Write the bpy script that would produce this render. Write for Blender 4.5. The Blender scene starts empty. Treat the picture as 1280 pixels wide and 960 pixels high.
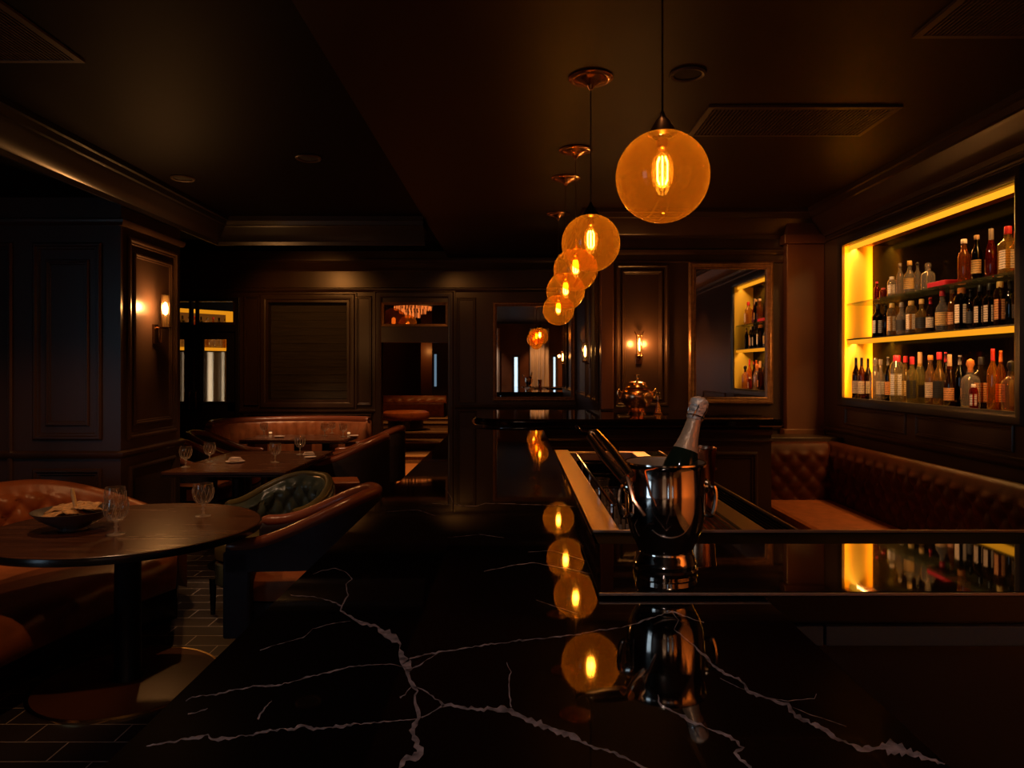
import bpy, math, random
from mathutils import Vector, Matrix
random.seed(7)
PI = math.pi
sc = bpy.context.scene
COL = sc.collection
EYE = 1.5

# ------------------------------------------------------------------ materials
def nodes(name):
    m = bpy.data.materials.new(name); m.use_nodes = True
    nt = m.node_tree; nt.nodes.clear()
    out = nt.nodes.new('ShaderNodeOutputMaterial')
    return m, nt, out

def pmat(name, col, rough=.5, metal=0., ior=1.5, var=0., vscale=8., bump=0., bscale=60., stretch=(1,1,1), emit=None, estr=0., coat=0., rvar=0.):
    m, nt, out = nodes(name)
    p = nt.nodes.new('ShaderNodeBsdfPrincipled')
    p.inputs['Base Color'].default_value = (*col, 1)
    p.inputs['Roughness'].default_value = rough
    p.inputs['Metallic'].default_value = metal
    p.inputs['IOR'].default_value = ior
    p.inputs['Coat Weight'].default_value = coat
    p.inputs['Coat Roughness'].default_value = .08
    if emit:
        p.inputs['Emission Color'].default_value = (*emit, 1)
        p.inputs['Emission Strength'].default_value = estr
    tc = nt.nodes.new('ShaderNodeTexCoord')
    mp = nt.nodes.new('ShaderNodeMapping'); mp.inputs['Scale'].default_value = stretch
    nt.links.new(tc.outputs['Object'], mp.inputs['Vector'])
    if var or rvar:
        n = nt.nodes.new('ShaderNodeTexNoise'); n.inputs['Scale'].default_value = vscale; n.inputs['Detail'].default_value = 5
        nt.links.new(mp.outputs[0], n.inputs['Vector'])
        if var:
            r = nt.nodes.new('ShaderNodeValToRGB')
            r.color_ramp.elements[0].position = .3; r.color_ramp.elements[1].position = .7
            r.color_ramp.elements[0].color = (*[c*(1-var) for c in col], 1)
            r.color_ramp.elements[1].color = (*[min(1, c*(1+var)) for c in col], 1)
            nt.links.new(n.outputs['Fac'], r.inputs['Fac']); nt.links.new(r.outputs['Color'], p.inputs['Base Color'])
        if rvar:
            mr = nt.nodes.new('ShaderNodeMapRange')
            mr.inputs['To Min'].default_value = max(0, rough-rvar); mr.inputs['To Max'].default_value = rough+rvar
            nt.links.new(n.outputs['Fac'], mr.inputs['Value']); nt.links.new(mr.outputs[0], p.inputs['Roughness'])
    if bump:
        n2 = nt.nodes.new('ShaderNodeTexNoise'); n2.inputs['Scale'].default_value = bscale; n2.inputs['Detail'].default_value = 3
        nt.links.new(mp.outputs[0], n2.inputs['Vector'])
        b = nt.nodes.new('ShaderNodeBump'); b.inputs['Strength'].default_value = bump; b.inputs['Distance'].default_value = .01
        nt.links.new(n2.outputs['Fac'], b.inputs['Height']); nt.links.new(b.outputs[0], p.inputs['Normal'])
    nt.links.new(p.outputs[0], out.inputs[0])
    return m

def emat(name, col, s):
    m, nt, out = nodes(name)
    e = nt.nodes.new('ShaderNodeEmission'); e.inputs[0].default_value = (*col, 1); e.inputs[1].default_value = s
    nt.links.new(e.outputs[0], out.inputs[0]); return m

def thin_glass(name, tint, body=0., bodycol=(1, .5, .15), ior=1.5, rough=.02, refl=1., edge=0.):
    """thin blown glass: tinted see-through, a little cloudy scatter, Fresnel reflection"""
    m, nt, out = nodes(name)
    t = nt.nodes.new('ShaderNodeBsdfTransparent'); t.inputs[0].default_value = (*tint, 1)
    cur = t.outputs[0]
    if body:
        tr = nt.nodes.new('ShaderNodeBsdfTranslucent'); tr.inputs[0].default_value = (*bodycol, 1)
        df = nt.nodes.new('ShaderNodeBsdfDiffuse'); df.inputs[0].default_value = (*bodycol, 1)
        mm = nt.nodes.new('ShaderNodeMixShader'); mm.inputs[0].default_value = .4
        nt.links.new(tr.outputs[0], mm.inputs[1]); nt.links.new(df.outputs[0], mm.inputs[2])
        mx = nt.nodes.new('ShaderNodeMixShader'); mx.inputs[0].default_value = body
        if edge:
            l2 = nt.nodes.new('ShaderNodeLayerWeight'); l2.inputs[0].default_value = .5
            p2 = nt.nodes.new('ShaderNodeMath'); p2.operation = 'POWER'; p2.inputs[1].default_value = 3.0
            m2 = nt.nodes.new('ShaderNodeMath'); m2.operation = 'MULTIPLY_ADD'; m2.inputs[1].default_value = edge; m2.inputs[2].default_value = body
            nt.links.new(l2.outputs['Facing'], p2.inputs[0]); nt.links.new(p2.outputs[0], m2.inputs[0]); nt.links.new(m2.outputs[0], mx.inputs[0])
        nt.links.new(cur, mx.inputs[1]); nt.links.new(mm.outputs[0], mx.inputs[2]); cur = mx.outputs[0]
    g = nt.nodes.new('ShaderNodeBsdfGlossy'); g.inputs['Roughness'].default_value = rough
    lw = nt.nodes.new('ShaderNodeLayerWeight'); lw.inputs[0].default_value = .5
    pw = nt.nodes.new('ShaderNodeMath'); pw.operation = 'POWER'; pw.inputs[1].default_value = 4.0
    nt.links.new(lw.outputs['Facing'], pw.inputs[0])
    mu = nt.nodes.new('ShaderNodeMath'); mu.operation = 'MULTIPLY_ADD'; mu.inputs[1].default_value = .75*refl; mu.inputs[2].default_value = ((ior-1)/(ior+1))**2*refl
    nt.links.new(pw.outputs[0], mu.inputs[0])
    mx = nt.nodes.new('ShaderNodeMixShader')
    nt.links.new(mu.outputs[0], mx.inputs[0]); nt.links.new(cur, mx.inputs[1]); nt.links.new(g.outputs[0], mx.inputs[2])
    nt.links.new(mx.outputs[0], out.inputs[0]); return m

def floor_mat():
    m, nt, out = nodes('dark_stone_tiles')
    p = nt.nodes.new('ShaderNodeBsdfPrincipled')
    tc = nt.nodes.new('ShaderNodeTexCoord')
    br = nt.nodes.new('ShaderNodeTexBrick')
    br.inputs['Scale'].default_value = 1; br.inputs['Brick Width'].default_value = .36; br.inputs['Row Height'].default_value = .145
    br.inputs['Mortar Size'].default_value = .0028
    br.inputs['Color1'].default_value = (.03, .025, .027, 1); br.inputs['Color2'].default_value = (.05, .04, .04, 1)
    br.inputs['Mortar'].default_value = (.5, .46, .45, 1)
    nt.links.new(tc.outputs['Object'], br.inputs['Vector'])
    nt.links.new(br.outputs['Color'], p.inputs['Base Color'])
    p.inputs['Roughness'].default_value = .45
    nt.links.new(p.outputs[0], out.inputs[0]); return m

def paper_mat(name, col):
    m, nt, out = nodes(name)
    p = nt.nodes.new('ShaderNodeBsdfPrincipled'); p.inputs['Roughness'].default_value = .6
    tc = nt.nodes.new('ShaderNodeTexCoord')
    w = nt.nodes.new('ShaderNodeTexWave'); w.bands_direction = 'Z'; w.inputs['Scale'].default_value = 22; w.inputs['Distortion'].default_value = 2.5; w.inputs['Detail Scale'].default_value = 6
    r = nt.nodes.new('ShaderNodeValToRGB'); r.color_ramp.elements[0].position = .12; r.color_ramp.elements[1].position = .3
    r.color_ramp.elements[0].color = (*[c*.35 for c in col], 1); r.color_ramp.elements[1].color = (*col, 1)
    nt.links.new(tc.outputs['Object'], w.inputs['Vector']); nt.links.new(w.outputs['Fac'], r.inputs['Fac'])
    nt.links.new(r.outputs['Color'], p.inputs['Base Color']); nt.links.new(p.outputs[0], out.inputs[0]); return m

M = {}
M['wall'] = pmat('dark_panelling', (.044, .025, .017), .31, ior=1.5, var=.25, vscale=3, stretch=(1, 1, .2), rvar=.06)
M['wall_brown'] = pmat('brown_lacquer', (.12, .048, .024), .38, var=.2, vscale=2, rvar=.05)
M['wall_black'] = pmat('near_black_panelling', (.018, .016, .018), .32, rvar=.05, vscale=3)
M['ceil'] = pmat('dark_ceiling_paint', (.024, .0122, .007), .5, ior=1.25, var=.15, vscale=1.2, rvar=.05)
M['ceil_shade'] = pmat('shade_toned_ceiling', (.0045, .0026, .0018), .6, ior=1.15)  # same ceiling darkened in colour to stand for shade away from the bar
M['floor'] = floor_mat()
M['wood_floor'] = pmat('amber_plank_floor', (.32, .16, .07), .4, var=.3, vscale=4, stretch=(.3, 8, 1))
M['step'] = pmat('stair_carpet', (.13, .075, .045), .8, var=.3, vscale=20)
M['nosing'] = pmat('pale_stair_nosing', (.42, .30, .20), .5)
M['marble'] = pmat('polished_black_marble', (.0035, .0028, .0028), .035, ior=2.1, rvar=.012, vscale=5)
M['vein'] = pmat('white_marble_vein', (.36, .29, .29), .05, ior=2.1, var=.7, vscale=60)
M['slab'] = pmat('polished_black_slab', (.004, .003, .003), .03, ior=2.3)
M['rail_metal'] = pmat('dull_edge_metal', (.34, .28, .26), .38, metal=.75)
M['slab_edge'] = pmat('slab_edge', (.05, .05, .06), .15, ior=1.8)
M['black'] = pmat('black_lacquer', (.006, .006, .008), .25)
M['rubber'] = pmat('black_rubber', (.002, .0018, .0018), .6, ior=1.05)
M['steel'] = pmat('brushed_steel', (.62, .46, .41), .34, metal=1, bump=.08, bscale=200, stretch=(1, .05, 1))
M['steel_dark'] = pmat('dark_steel', (.05, .14, .36), .4, metal=.1, bump=.05, bscale=120)
M['liner'] = pmat('satin_bucket_liner', (.62, .44, .30), .5, metal=.6)
M['tongs'] = pmat('silver_tongs', (.95, .72, .52), .20, metal=1)
M['polished'] = pmat('polished_silver', (.90, .80, .70), .09, metal=1)
M['copper'] = pmat('aged_copper', (.85, .45, .26), .24, metal=1, var=.15, vscale=12)
M['brass'] = pmat('satin_brass', (.78, .55, .26), .22, metal=1)
M['bronze'] = pmat('dark_bronze', (.16, .09, .05), .3, metal=1)
M['chrome'] = pmat('chrome', (.75, .7, .66), .09, metal=1)
M['gilt'] = pmat('bronze_gilt_frame', (.30, .17, .09), .32, metal=.6, var=.3, vscale=25, bump=.15, bscale=40)
M['table'] = pmat('walnut_table_top', (.085, .032, .015), .26, var=.4, vscale=5, stretch=(.6, 9, 1), rvar=.05)
M['table_edge'] = pmat('black_table_edge', (.012, .010, .010), .2)
M['black_metal'] = pmat('black_iron', (.012, .012, .014), .35, metal=.3)
M['leather'] = pmat('tan_leather', (.30, .095, .032), .36, var=.25, vscale=9, bump=.12, bscale=180)
M['leather_dark'] = pmat('oxblood_leather', (.058, .015, .006), .42, ior=1.2, var=.3, vscale=12, bump=.15, bscale=150)
M['leather_rim'] = pmat('oxblood_rim_leather', (.20, .06, .032), .22, bump=.1, bscale=180)
M['leather_seat'] = pmat('cognac_leather', (.28, .085, .028), .4, ior=1.35, var=.25, vscale=14, bump=.12, bscale=160)
M['plum'] = pmat('plum_velvet', (.026, .018, .028), .7, var=.2, vscale=30)
M['green'] = pmat('bottle_green_leather', (.075, .090, .068), .2, var=.3, vscale=10, bump=.1, bscale=120)
M['olive'] = pmat('olive_leather', (.10, .075, .022), .4, var=.2, vscale=10)
M['copper_leather'] = pmat('copper_brown_leather', (.34, .12, .05), .3, var=.25, vscale=10)
M['globe'] = thin_glass('amber_blown_glass', (1, .66, .20), .125, (1, .50, .07), refl=.7, edge=.30)
M['bulb'] = thin_glass('bulb_glass', (1, .93, .8), .04, (1, .72, .32))
M['filament'] = emat('filament', (1, .52, .12), 40)
M['glow'] = emat('sconce_glow', (1, .58, .18), 14)
M['clear'] = thin_glass('clear_glass', (.97, .95, .92), .03, (1, .9, .8), ior=1.6, refl=1.2, edge=.35)
M['cut'] = thin_glass('cut_glass', (.95, .92, .88), .75, (1, .9, .8), ior=1.7, refl=1.2)  # whitish scatter put in the glass in place of sparkle
M['solid_glass'] = thin_glass('solid_glass', (.95, .92, .88), .45, (1, .9, .8), ior=1.7, refl=1.3, edge=.3)  # stem and foot whitened to read as brightly lit
M['window_glass'] = thin_glass('window_glass', (.9, .88, .84), 0, ior=1.5, rough=.01)
M['shelf_glass'] = thin_glass('green_edge_glass', (.82, .88, .80), .05, (.5, .55, .3))
M['mirror'] = pmat('mirror', (.80, .72, .66), .012, metal=1)
M['mirror_dark'] = pmat('smoked_mirror', (.006, .0035, .0025), .12, ior=1.12)
M['amber_wall'] = pmat('amber_lit_panel', (.90, .76, .12), .5)
M['led'] = emat('amber_led', (1, .36, .012), .85)
M['led_top'] = emat('amber_led_strip', (1, .40, .016), 1.1)
M['blind'] = pmat('dark_woven_blind', (.030, .024, .015), .7, var=.4, vscale=4, stretch=(1, 1, 14))
M['curtain'] = pmat('cream_curtain', (.62, .56, .48), .8)
M['warm_reflector'] = pmat('warm_reflector_cloth', (.62, .34, .15), .8)  # amber tint put in to warm what the bucket reflects
M['curtain_dark'] = pmat('slate_curtain', (.08, .11, .12), .8)
M['daylight'] = emat('daylight_pane', (.55, .78, 1.0), 1.7)
M['ceramic'] = pmat('charcoal_bowl_glaze', (.10, .085, .08), .3, var=.2, vscale=20)
M['cracker'] = pmat('toasted_flatbread', (.62, .34, .13), .7, var=.45, vscale=40, bump=.5, bscale=60)
M['spoonwood'] = pmat('pale_wood', (.92, .62, .28), .5, var=.2, vscale=12)
M['linen'] = pmat('napkin_linen', (.62, .48, .40), .8)
M['vent'] = pmat('vent_metal', (.07, .045, .033), .45, metal=.2)
M['vent_dark'] = pmat('vent_cavity', (.004, .003, .003), .8)
M['foil'] = pmat('silver_foil', (.72, .62, .54), .38, metal=.35, bump=.7, bscale=90)
M['foil_gold'] = pmat('tan_foil', (.62, .44, .30), .35, metal=.4, bump=.3, bscale=90)
M['green_glass'] = pmat('dark_green_glass', (.008, .014, .008), .06)
M['crystal'] = emat('lit_crystal', (1, .22, .04), 1.0)
M['crystal_dim'] = emat('dim_crystal', (1, .22, .05), .35)
M['lampshade'] = emat('amber_lamp_globe', (1, .42, .12), .42)

# ------------------------------------------------------------------ mesh helpers
class MB:
    def __init__(s): s.v = []; s.f = []; s.m = []
    def add(s, vs, fs, mi=0):
        b = len(s.v); s.v += [tuple(p) for p in vs]; s.f += [tuple(b+i for i in f) for f in fs]; s.m += [mi]*len(fs)
        return s
    def box(s, x0, y0, z0, x1, y1, z1, mi=0):
        v = [(x, y, z) for z in (z0, z1) for y in (y0, y1) for x in (x0, x1)]
        return s.add(v, [(0, 2, 3, 1), (4, 5, 7, 6), (0, 1, 5, 4), (2, 6, 7, 3), (0, 4, 6, 2), (1, 3, 7, 5)], mi)
    def obox(s, c, ux, uy, uz, sx, sy, sz, mi=0):
        c, ux, uy, uz = Vector(c), Vector(ux), Vector(uy), Vector(uz)
        v = [c+ux*(x*sx/2)+uy*(y*sy/2)+uz*(z*sz/2) for z in (-1, 1) for y in (-1, 1) for x in (-1, 1)]
        return s.add(v, [(0, 2, 3, 1), (4, 5, 7, 6), (0, 1, 5, 4), (2, 6, 7, 3), (0, 4, 6, 2), (1, 3, 7, 5)], mi)
    def rings(s, rs, closed=True, cap0=False, cap1=False, mi=0):
        n = len(rs[0]); v = [p for r in rs for p in r]; f = []
        for i in range(len(rs)-1):
            for j in range(n if closed else n-1):
                a, b = i*n+j, i*n+(j+1) % n
                f.append((a, b, b+n, a+n))
        if cap0: f.append(tuple(range(n-1, -1, -1)))
        if cap1: f.append(tuple((len(rs)-1)*n+j for j in range(n)))
        return s.add(v, f, mi)
    def lathe(s, prof, c=(0, 0, 0), seg=28, axis=None, sq=0., a0=0., sx=1., sy=1., cap=True, mi=0):
        rs = []
        for r, z in prof:
            ring = []
            for k in range(seg):
                a = a0+2*PI*k/seg; q = 1
                if sq: q = 1+sq*(1/max(abs(math.cos(a)), abs(math.sin(a)))-1)
                ring.append(Vector((r*q*math.cos(a)*sx, r*q*math.sin(a)*sy, z)))
            rs.append(ring)
        if axis is not None:
            q = Vector((0, 0, 1)).rotation_difference(Vector(axis).normalized())
            rs = [[q @ p for p in r] for r in rs]
        c = Vector(c)
        rs = [[p+c for p in r] for r in rs]
        return s.rings(rs, True, cap and prof[0][0] > 1e-5, cap and prof[-1][0] > 1e-5, mi)
    def tube(s, pts, r, seg=10, closed=False, mi=0):
        pts = [Vector(p) for p in pts]; n = len(pts); rs = []
        rad = r if isinstance(r, (list, tuple)) else [r]*n
        up = None
        for i in range(n):
            if closed: d = pts[(i+1) % n]-pts[i-1]
            else: d = pts[min(i+1, n-1)]-pts[max(i-1, 0)]
            d.normalize()
            if up is None:
                up = Vector((0, 0, 1)) if abs(d.z) < .9 else Vector((1, 0, 0))
            x = d.cross(up).normalized(); y = x.cross(d).normalized(); up = y
            rs.append([pts[i]+x*(rad[i]*math.cos(2*PI*k/seg))+y*(rad[i]*math.sin(2*PI*k/seg)) for k in range(seg)])
        if closed: rs.append(rs[0])
        return s.rings(rs, True, not closed, not closed, mi)
    def frame(s, o, u, v, n, w, h, prof, mi=0):
        """mitred moulding round a w x h rectangle at o; prof = (inset, height) points"""
        o, u, v, n = Vector(o), Vector(u), Vector(v), Vector(n)
        cs = [(0, 0, 1, 1), (w, 0, -1, 1), (w, h, -1, -1), (0, h, 1, -1)]
        rs = [[o+u*(a+p*da)+v*(b+p*db)+n*q for p, q in prof] for a, b, da, db in cs]
        rs.append(rs[0])
        return s.rings(rs, False, mi=mi)
    def sweep(s, path, prof, z, mi=0):
        """profile (right offset, dz) swept along an xy path, mitred"""
        P = [Vector((p[0], p[1])) for p in path]; rs = []
        for i, p in enumerate(P):
            ns = []
            if i > 0: d = (p-P[i-1]).normalized(); ns.append(Vector((d.y, -d.x)))
            if i < len(P)-1: d = (P[i+1]-p).normalized(); ns.append(Vector((d.y, -d.x)))
            if len(ns) == 2:
                m = (ns[0]+ns[1]); m = m/m.length; m = m/max(.3, m.dot(ns[0]))
            else: m = ns[0]
            rs.append([(p.x+m.x*a, p.y+m.y*a, z+b) for a, b in prof])
        return s.rings(rs, False, mi=mi)
    def build(s, name, mat, parent=None, smooth=False, bevel=0., sub=0, loc=None):
        me = bpy.data.meshes.new(name); me.from_pydata(s.v, [], s.f); 
        mats = mat if isinstance(mat, (list, tuple)) else [mat]
        for m in mats: me.materials.append(M[m] if isinstance(m, str) else m)
        if len(mats) > 1:
            for p, k in zip(me.polygons, s.m): p.material_index = k
        import bmesh
        bm = bmesh.new(); bm.from_mesh(me); bmesh.ops.remove_doubles(bm, verts=bm.verts, dist=1e-6)
        bmesh.ops.recalc_face_normals(bm, faces=bm.faces); bm.to_mesh(me); bm.free()
        if smooth:
            for p in me.polygons: p.use_smooth = True
            if smooth != 'all':
                me.set_sharp_from_angle(angle=math.radians(smooth if isinstance(smooth, (int, float)) and smooth > 1 else 40))
        o = bpy.data.objects.new(name, me); COL.objects.link(o)
        if parent: o.parent = parent
        if loc: o.location = loc
        if bevel:
            b = o.modifiers.new('bevel', 'BEVEL'); b.width = bevel; b.segments = 2; b.limit_method = 'ANGLE'; b.angle_limit = math.radians(50)
        if sub:
            b = o.modifiers.new('sub', 'SUBSURF'); b.levels = sub; b.render_levels = sub
        return o

def tag(o, label, cat, group=None):
    o['label'] = label; o['category'] = cat
    if group: o['group'] = group
    return o
def thing(name, label, cat, loc=(0, 0, 0), rz=0, group=None):
    o = bpy.data.objects.new(name, None); COL.objects.link(o); o.location = loc; o.rotation_euler = (0, 0, rz)
    o.empty_display_size = .1
    return tag(o, label, cat, group)
def struct(mb, name, mat, parent=None, **k):
    o = mb.build(name, mat, parent, **k)
    if parent is None: o['kind'] = 'structure'
    return o
def light(kind, name, loc, power, col, size=.05, rot=None, target=None, sy=None, angle=60, blend=.5):
    l = bpy.data.lights.new(name, kind); l.energy = power; l.color = col
    if kind == 'AREA':
        l.shape = 'RECTANGLE' if sy else 'SQUARE'; l.size = size
        if sy: l.size_y = sy
    else: l.shadow_soft_size = size
    if kind == 'SPOT': l.spot_size = math.radians(angle); l.spot_blend = blend
    o = bpy.data.objects.new(name, l); COL.objects.link(o); o.location = loc
    if target is not None:
        o.rotation_euler = (Vector(target)-Vector(loc)).to_track_quat('-Z', 'Y').to_euler()
    elif rot: o.rotation_euler = rot
    return o
def px(x, y, D):                       # survey point of the photograph at depth D
    return Vector(((x-645)*D/900, D, EYE-(y-462)*D/900))
def on_plane(x, y, z):
    D = (EYE-z)*900/(y-462); return Vector(((x-645)*D/900, D, z))
def catmull(P, n=8, closed=False):
    P = [Vector(p) for p in P]; out = []
    N = len(P)
    for i in range(N if closed else N-1):
        g = (lambda k: P[k % N]) if closed else (lambda k: P[max(0, min(N-1, k))])
        a, b, c, d = g(i-1), g(i), g(i+1), g(i+2)
        for k in range(n):
            t = k/n
            out.append(.5*((2*b)+(c-a)*t+(2*a-5*b+4*c-d)*t*t+(3*b-a-3*c+d)*t**3))
    if not closed: out.append(P[-1])
    return out
def sstep(a, b, x):
    t = max(0, min(1, (x-a)/(b-a))); return t*t*(3-2*t)

ORANGE = (1, .36, .075); WARM = (1, .43, .15); BLUE = (.55, .72, 1.0)

# ------------------------------------------------------------------ the room shell
ZC = 2.9
PANEL = [(0, 0), (0, .012), (.012, .022), (.024, .022), (.034, .010), (.045, .010), (.052, 0)]
CROWN = [(0, -.24), (.02, -.24), (.03, -.21), (.045, -.20), (.075, -.15), (.115, -.10), (.125, -.08), (.145, -.075), (.155, -.04), (.175, -.035), (.175, 0)]
RAIL = [(0, -.03), (.018, -.03), (.03, -.012), (.034, 0), (.034, .012), (.012, .024), (0, .024)]
BEAD = [(0, -.012), (.016, -.012), (.02, 0), (.016, .012), (0, .012)]

struct(MB().box(-6, -4.1, -.12, 3.0, 9.12, 0), 'floor', 'floor')
struct(MB().box(-2.8, -4.1, ZC, -.85, 6.74, 3.05), 'ceiling_left', 'ceil_shade')
c = MB().box(-.85, -4.1, ZC, 3.0, 6.74, 3.05)
c.box(-.85, 6.74, ZC, 3.0, 9.12, 3.05)
struct(c, 'ceiling', 'ceil')
struct(MB().box(-6, 6.74, 2.98, -.85, 9.12, 3.05), 'ceiling_dining', 'ceil_shade')
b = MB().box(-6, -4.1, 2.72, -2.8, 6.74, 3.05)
struct(b, 'ceiling_bulkhead', 'ceil_shade')
struct(MB().box(-6, 6.74, 2.82, -.85, 6.96, 3.05), 'ceiling_beam', 'ceil_shade')
struct(MB().sweep([(-2.8, -4), (-2.8, 6.74), (-.85, 6.74)], CROWN[:], ZC), 'trim_1', 'wall_black', smooth=30)
struct(MB().sweep([(.75, 9), (.75, 6.4), (2.7, 6.4), (2.7, -4)], CROWN, ZC), 'trim_2', 'wall', smooth=30)
struct(MB().sweep([(-5.9, 9), (.75, 9)], [(a*.8, b_*.55) for a, b_ in CROWN], 2.86), 'trim_3', 'wall', smooth=30)

# right wall with the niche opening
w = MB()
w.box(2.7, -4.1, 0, 3.0, 9.12, 1.26); w.box(2.7, -4.1, 2.53, 3.0, 9.12, ZC+.1)
w.box(2.7, -4.1, 1.26, 3.0, 3.86, 2.53); w.box(2.7, 5.93, 1.26, 3.0, 9.12, 2.53)
for y0, y1 in ((3.9, 4.86), (4.98, 5.9), (2.4, 3.5)):
    w.frame((2.7, y1, 1.05), (0, -1, 0), (0, 0, 1), (-1, 0, 0), y1-y0, .15, [(p*.5, q*.6) for p, q in PANEL])
w.sweep([(2.7, 6.4), (2.7, -4)], RAIL, 1.0); w.sweep([(2.7, 6.4), (2.7, -4)], RAIL, 2.75); w.sweep([(2.7, 6.4), (2.7, -4)], BEAD, 2.62)
struct(w, 'wall_right', 'wall', smooth=30)

# wall behind the back counter (faces the camera), its return and the far wall
w = MB(); w.box(.75, 6.4, 0, 3.0, 6.55, ZC+.1)
w.sweep([(.75, 6.4), (2.7, 6.4)], RAIL, 2.55); w.sweep([(.75, 6.4), (2.7, 6.4)], BEAD, 2.46); w.sweep([(1.9, 6.4), (2.7, 6.4)], RAIL, 1.0)
w.frame((.88, 6.4, 1.17), (1, 0, 0), (0, 0, 1), (0, -1, 0), .48, 1.27, PANEL)
w.frame((.935, 6.4, 1.225), (1, 0, 0), (0, 0, 1), (0, -1, 0), .37, 1.16, [(p*.7, q*.8) for p, q in PANEL])
struct(w, 'wall_counter', 'wall', smooth=30)
w = MB().box(2.37, 6.30, 0, 2.7, 6.4, ZC); w.box(2.34, 6.28, 0, 2.7, 6.4, .98); w.box(2.34, 6.27, 2.6, 2.7, 6.4, 2.68)
w.box(.75, 6.34, 1.15, .86, 6.4, ZC)
struct(w, 'wall_pilaster', 'wall_brown', bevel=.006)
w = MB().box(.75, 6.5, 0, .9, 9.1, ZC+.1)
for y0, y1 in ((6.6, 6.95), (7.02, 7.5), (7.6, 8.9)):
    w.frame((.75, y1, 1.2), (0, -1, 0), (0, 0, 1), (-1, 0, 0), y1-y0, 1.2, PANEL)
w.sweep([(.75, 9), (.75, 6.4)], RAIL, 2.55)
struct(w, 'wall_return', 'wall', smooth=30)

# far wall with double door, window recess, doorway and transom openings
w = MB(); Y0, Y1 = 9.0, 9.12
w.box(-6, Y0, 0, -4.6, Y1, 3.05); w.box(-4.6, Y0, 2.40, -3.45, Y1, 3.05)
w.box(-3.45, Y0, 0, -3.12, Y1, 3.05); w.box(-3.12, Y0, 0, -2.08, Y1, 1.09); w.box(-3.12, Y0, 2.37, -2.08, Y1, 3.05)
w.box(-2.08, Y0, 0, -1.68, Y1, 3.05); w.box(-1.68, Y0, 1.84, -.85, Y1, 2.04); w.box(-1.68, Y0, 2.34, -.85, Y1, 3.05)
w.box(-.85, Y0, 0, .9, Y1, 3.05)
for x0, x1, z0, z1 in ((-3.40, -3.2, 1.05, 2.42), (-2.0, -1.8, 1.05, 2.42), (-.74, -.5, 1.08, 2.4), (-3.4, -1.8, .2, .95), (-.74, .6, .2, 1.0)):
    w.frame((x0, Y0, z0), (1, 0, 0), (0, 0, 1), (0, -1, 0), x1-x0, z1-z0, [(p*.7, q) for p, q in PANEL])
w.sweep([(-6, 9), (.75, 9)], RAIL, 2.5); w.sweep([(-3.45, 9), (-1.75, 9)], RAIL, .98); w.sweep([(-.8, 9), (.75, 9)], RAIL, 1.04)
struct(w, 'wall_far', 'wall', smooth=30)
# casings
CAS = [(0, 0), (0, .03), (-.02, .04), (-.06, .04), (-.075, .025), (-.09, .025), (-.09, 0)]
def casing(mb, x0, z0, x1, z1): mb.frame((x0, 9.0, z0), (1, 0, 0), (0, 0, 1), (0, -1, 0), x1-x0, z1-z0, CAS)
w = MB(); casing(w, -1.68, -.1, -.85, 2.40); w.box(-1.68, 8.97, 1.84, -.85, 9.02, 2.03)
struct(w, 'trim_4', 'wall', smooth=30)
win = MB(); casing(win, -3.12, 1.09, -2.08, 2.37)
win.frame((-3.12, 9.0, 1.09), (1, 0, 0), (0, 0, 1), (0, -1, 0), 1.04, 1.28, [(0, 0), (0, .02), (.03, .02), (.03, -.1)])
wo = struct(win, 'window_1', 'wall', smooth=30)
bl = MB()
for k in range(26):
    z = 1.09+1.28*k/26; bl.box(-3.12, 9.085-.006*(k % 2), z, -2.08, 9.11, z+1.28/26)
bl.build('blind', 'blind', wo)
tr = MB(); tr.frame((-1.68, 9.02, 2.04), (1, 0, 0), (0, 0, 1), (0, -1, 0), .83, .30, [(0, 0), (0, .04), (.03, .03), (.03, -.03)])
tro = struct(tr, 'window_2', 'gilt')
MB().box(-1.66, 9.05, 2.06, -.87, 9.056, 2.32).build('pane', 'window_glass', tro)

# double glazed door
d = MB()
d.frame((-4.6, 9.0, 0), (1, 0, 0), (0, 0, 1), (0, -1, 0), 1.15, 2.40, [(0, 0), (0, .03), (.05, .03), (.05, -.06)])
d.box(-4.6, 8.98, 1.97, -3.45, 9.06, 2.06)
do = struct(d, 'door_1', 'wall_black', bevel=.004)
for x0, x1 in ((-4.55, -4.025), (-4.02, -3.50)):
    lf = MB(); a, b2 = x0+.105, x1-.105
    for q in ((x0, 0, x1, .98), (x0, 1.90, x1, 1.97), (x0, .98, a, 1.90), (b2, .98, x1, 1.90)):
        lf.box(q[0], 9.0, q[1], q[2], 9.05, q[3])
    lf.frame((a, 9.0, 1.09), (1, 0, 0), (0, 0, 1), (0, -1, 0), b2-a, .80, [(-.015, 0), (-.01, .014), (.012, .012), (.012, -.02)])
    lf.frame((x0+.08, 9.0, .18), (1, 0, 0), (0, 0, 1), (0, -1, 0), x1-x0-.16, .62, PANEL)
    lf.box(x0, 9.0, .98, x1, 9.05, 1.09)
    L = lf.build('door_leaf', 'wall_black', do)
    MB().box(a-.01, 9.022, 1.08, b2+.01, 9.028, 1.91).build('pane', 'window_glass', L)
    hx = x1-.04 if x0 < -4.3 else x0+.04
    MB().tube([(hx, 9.0, 1.0), (hx, 8.95, 1.02), (hx, 8.95, 1.22), (hx, 9.0, 1.24)], .011, 8).build('door_handle', 'bronze', L)
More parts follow.
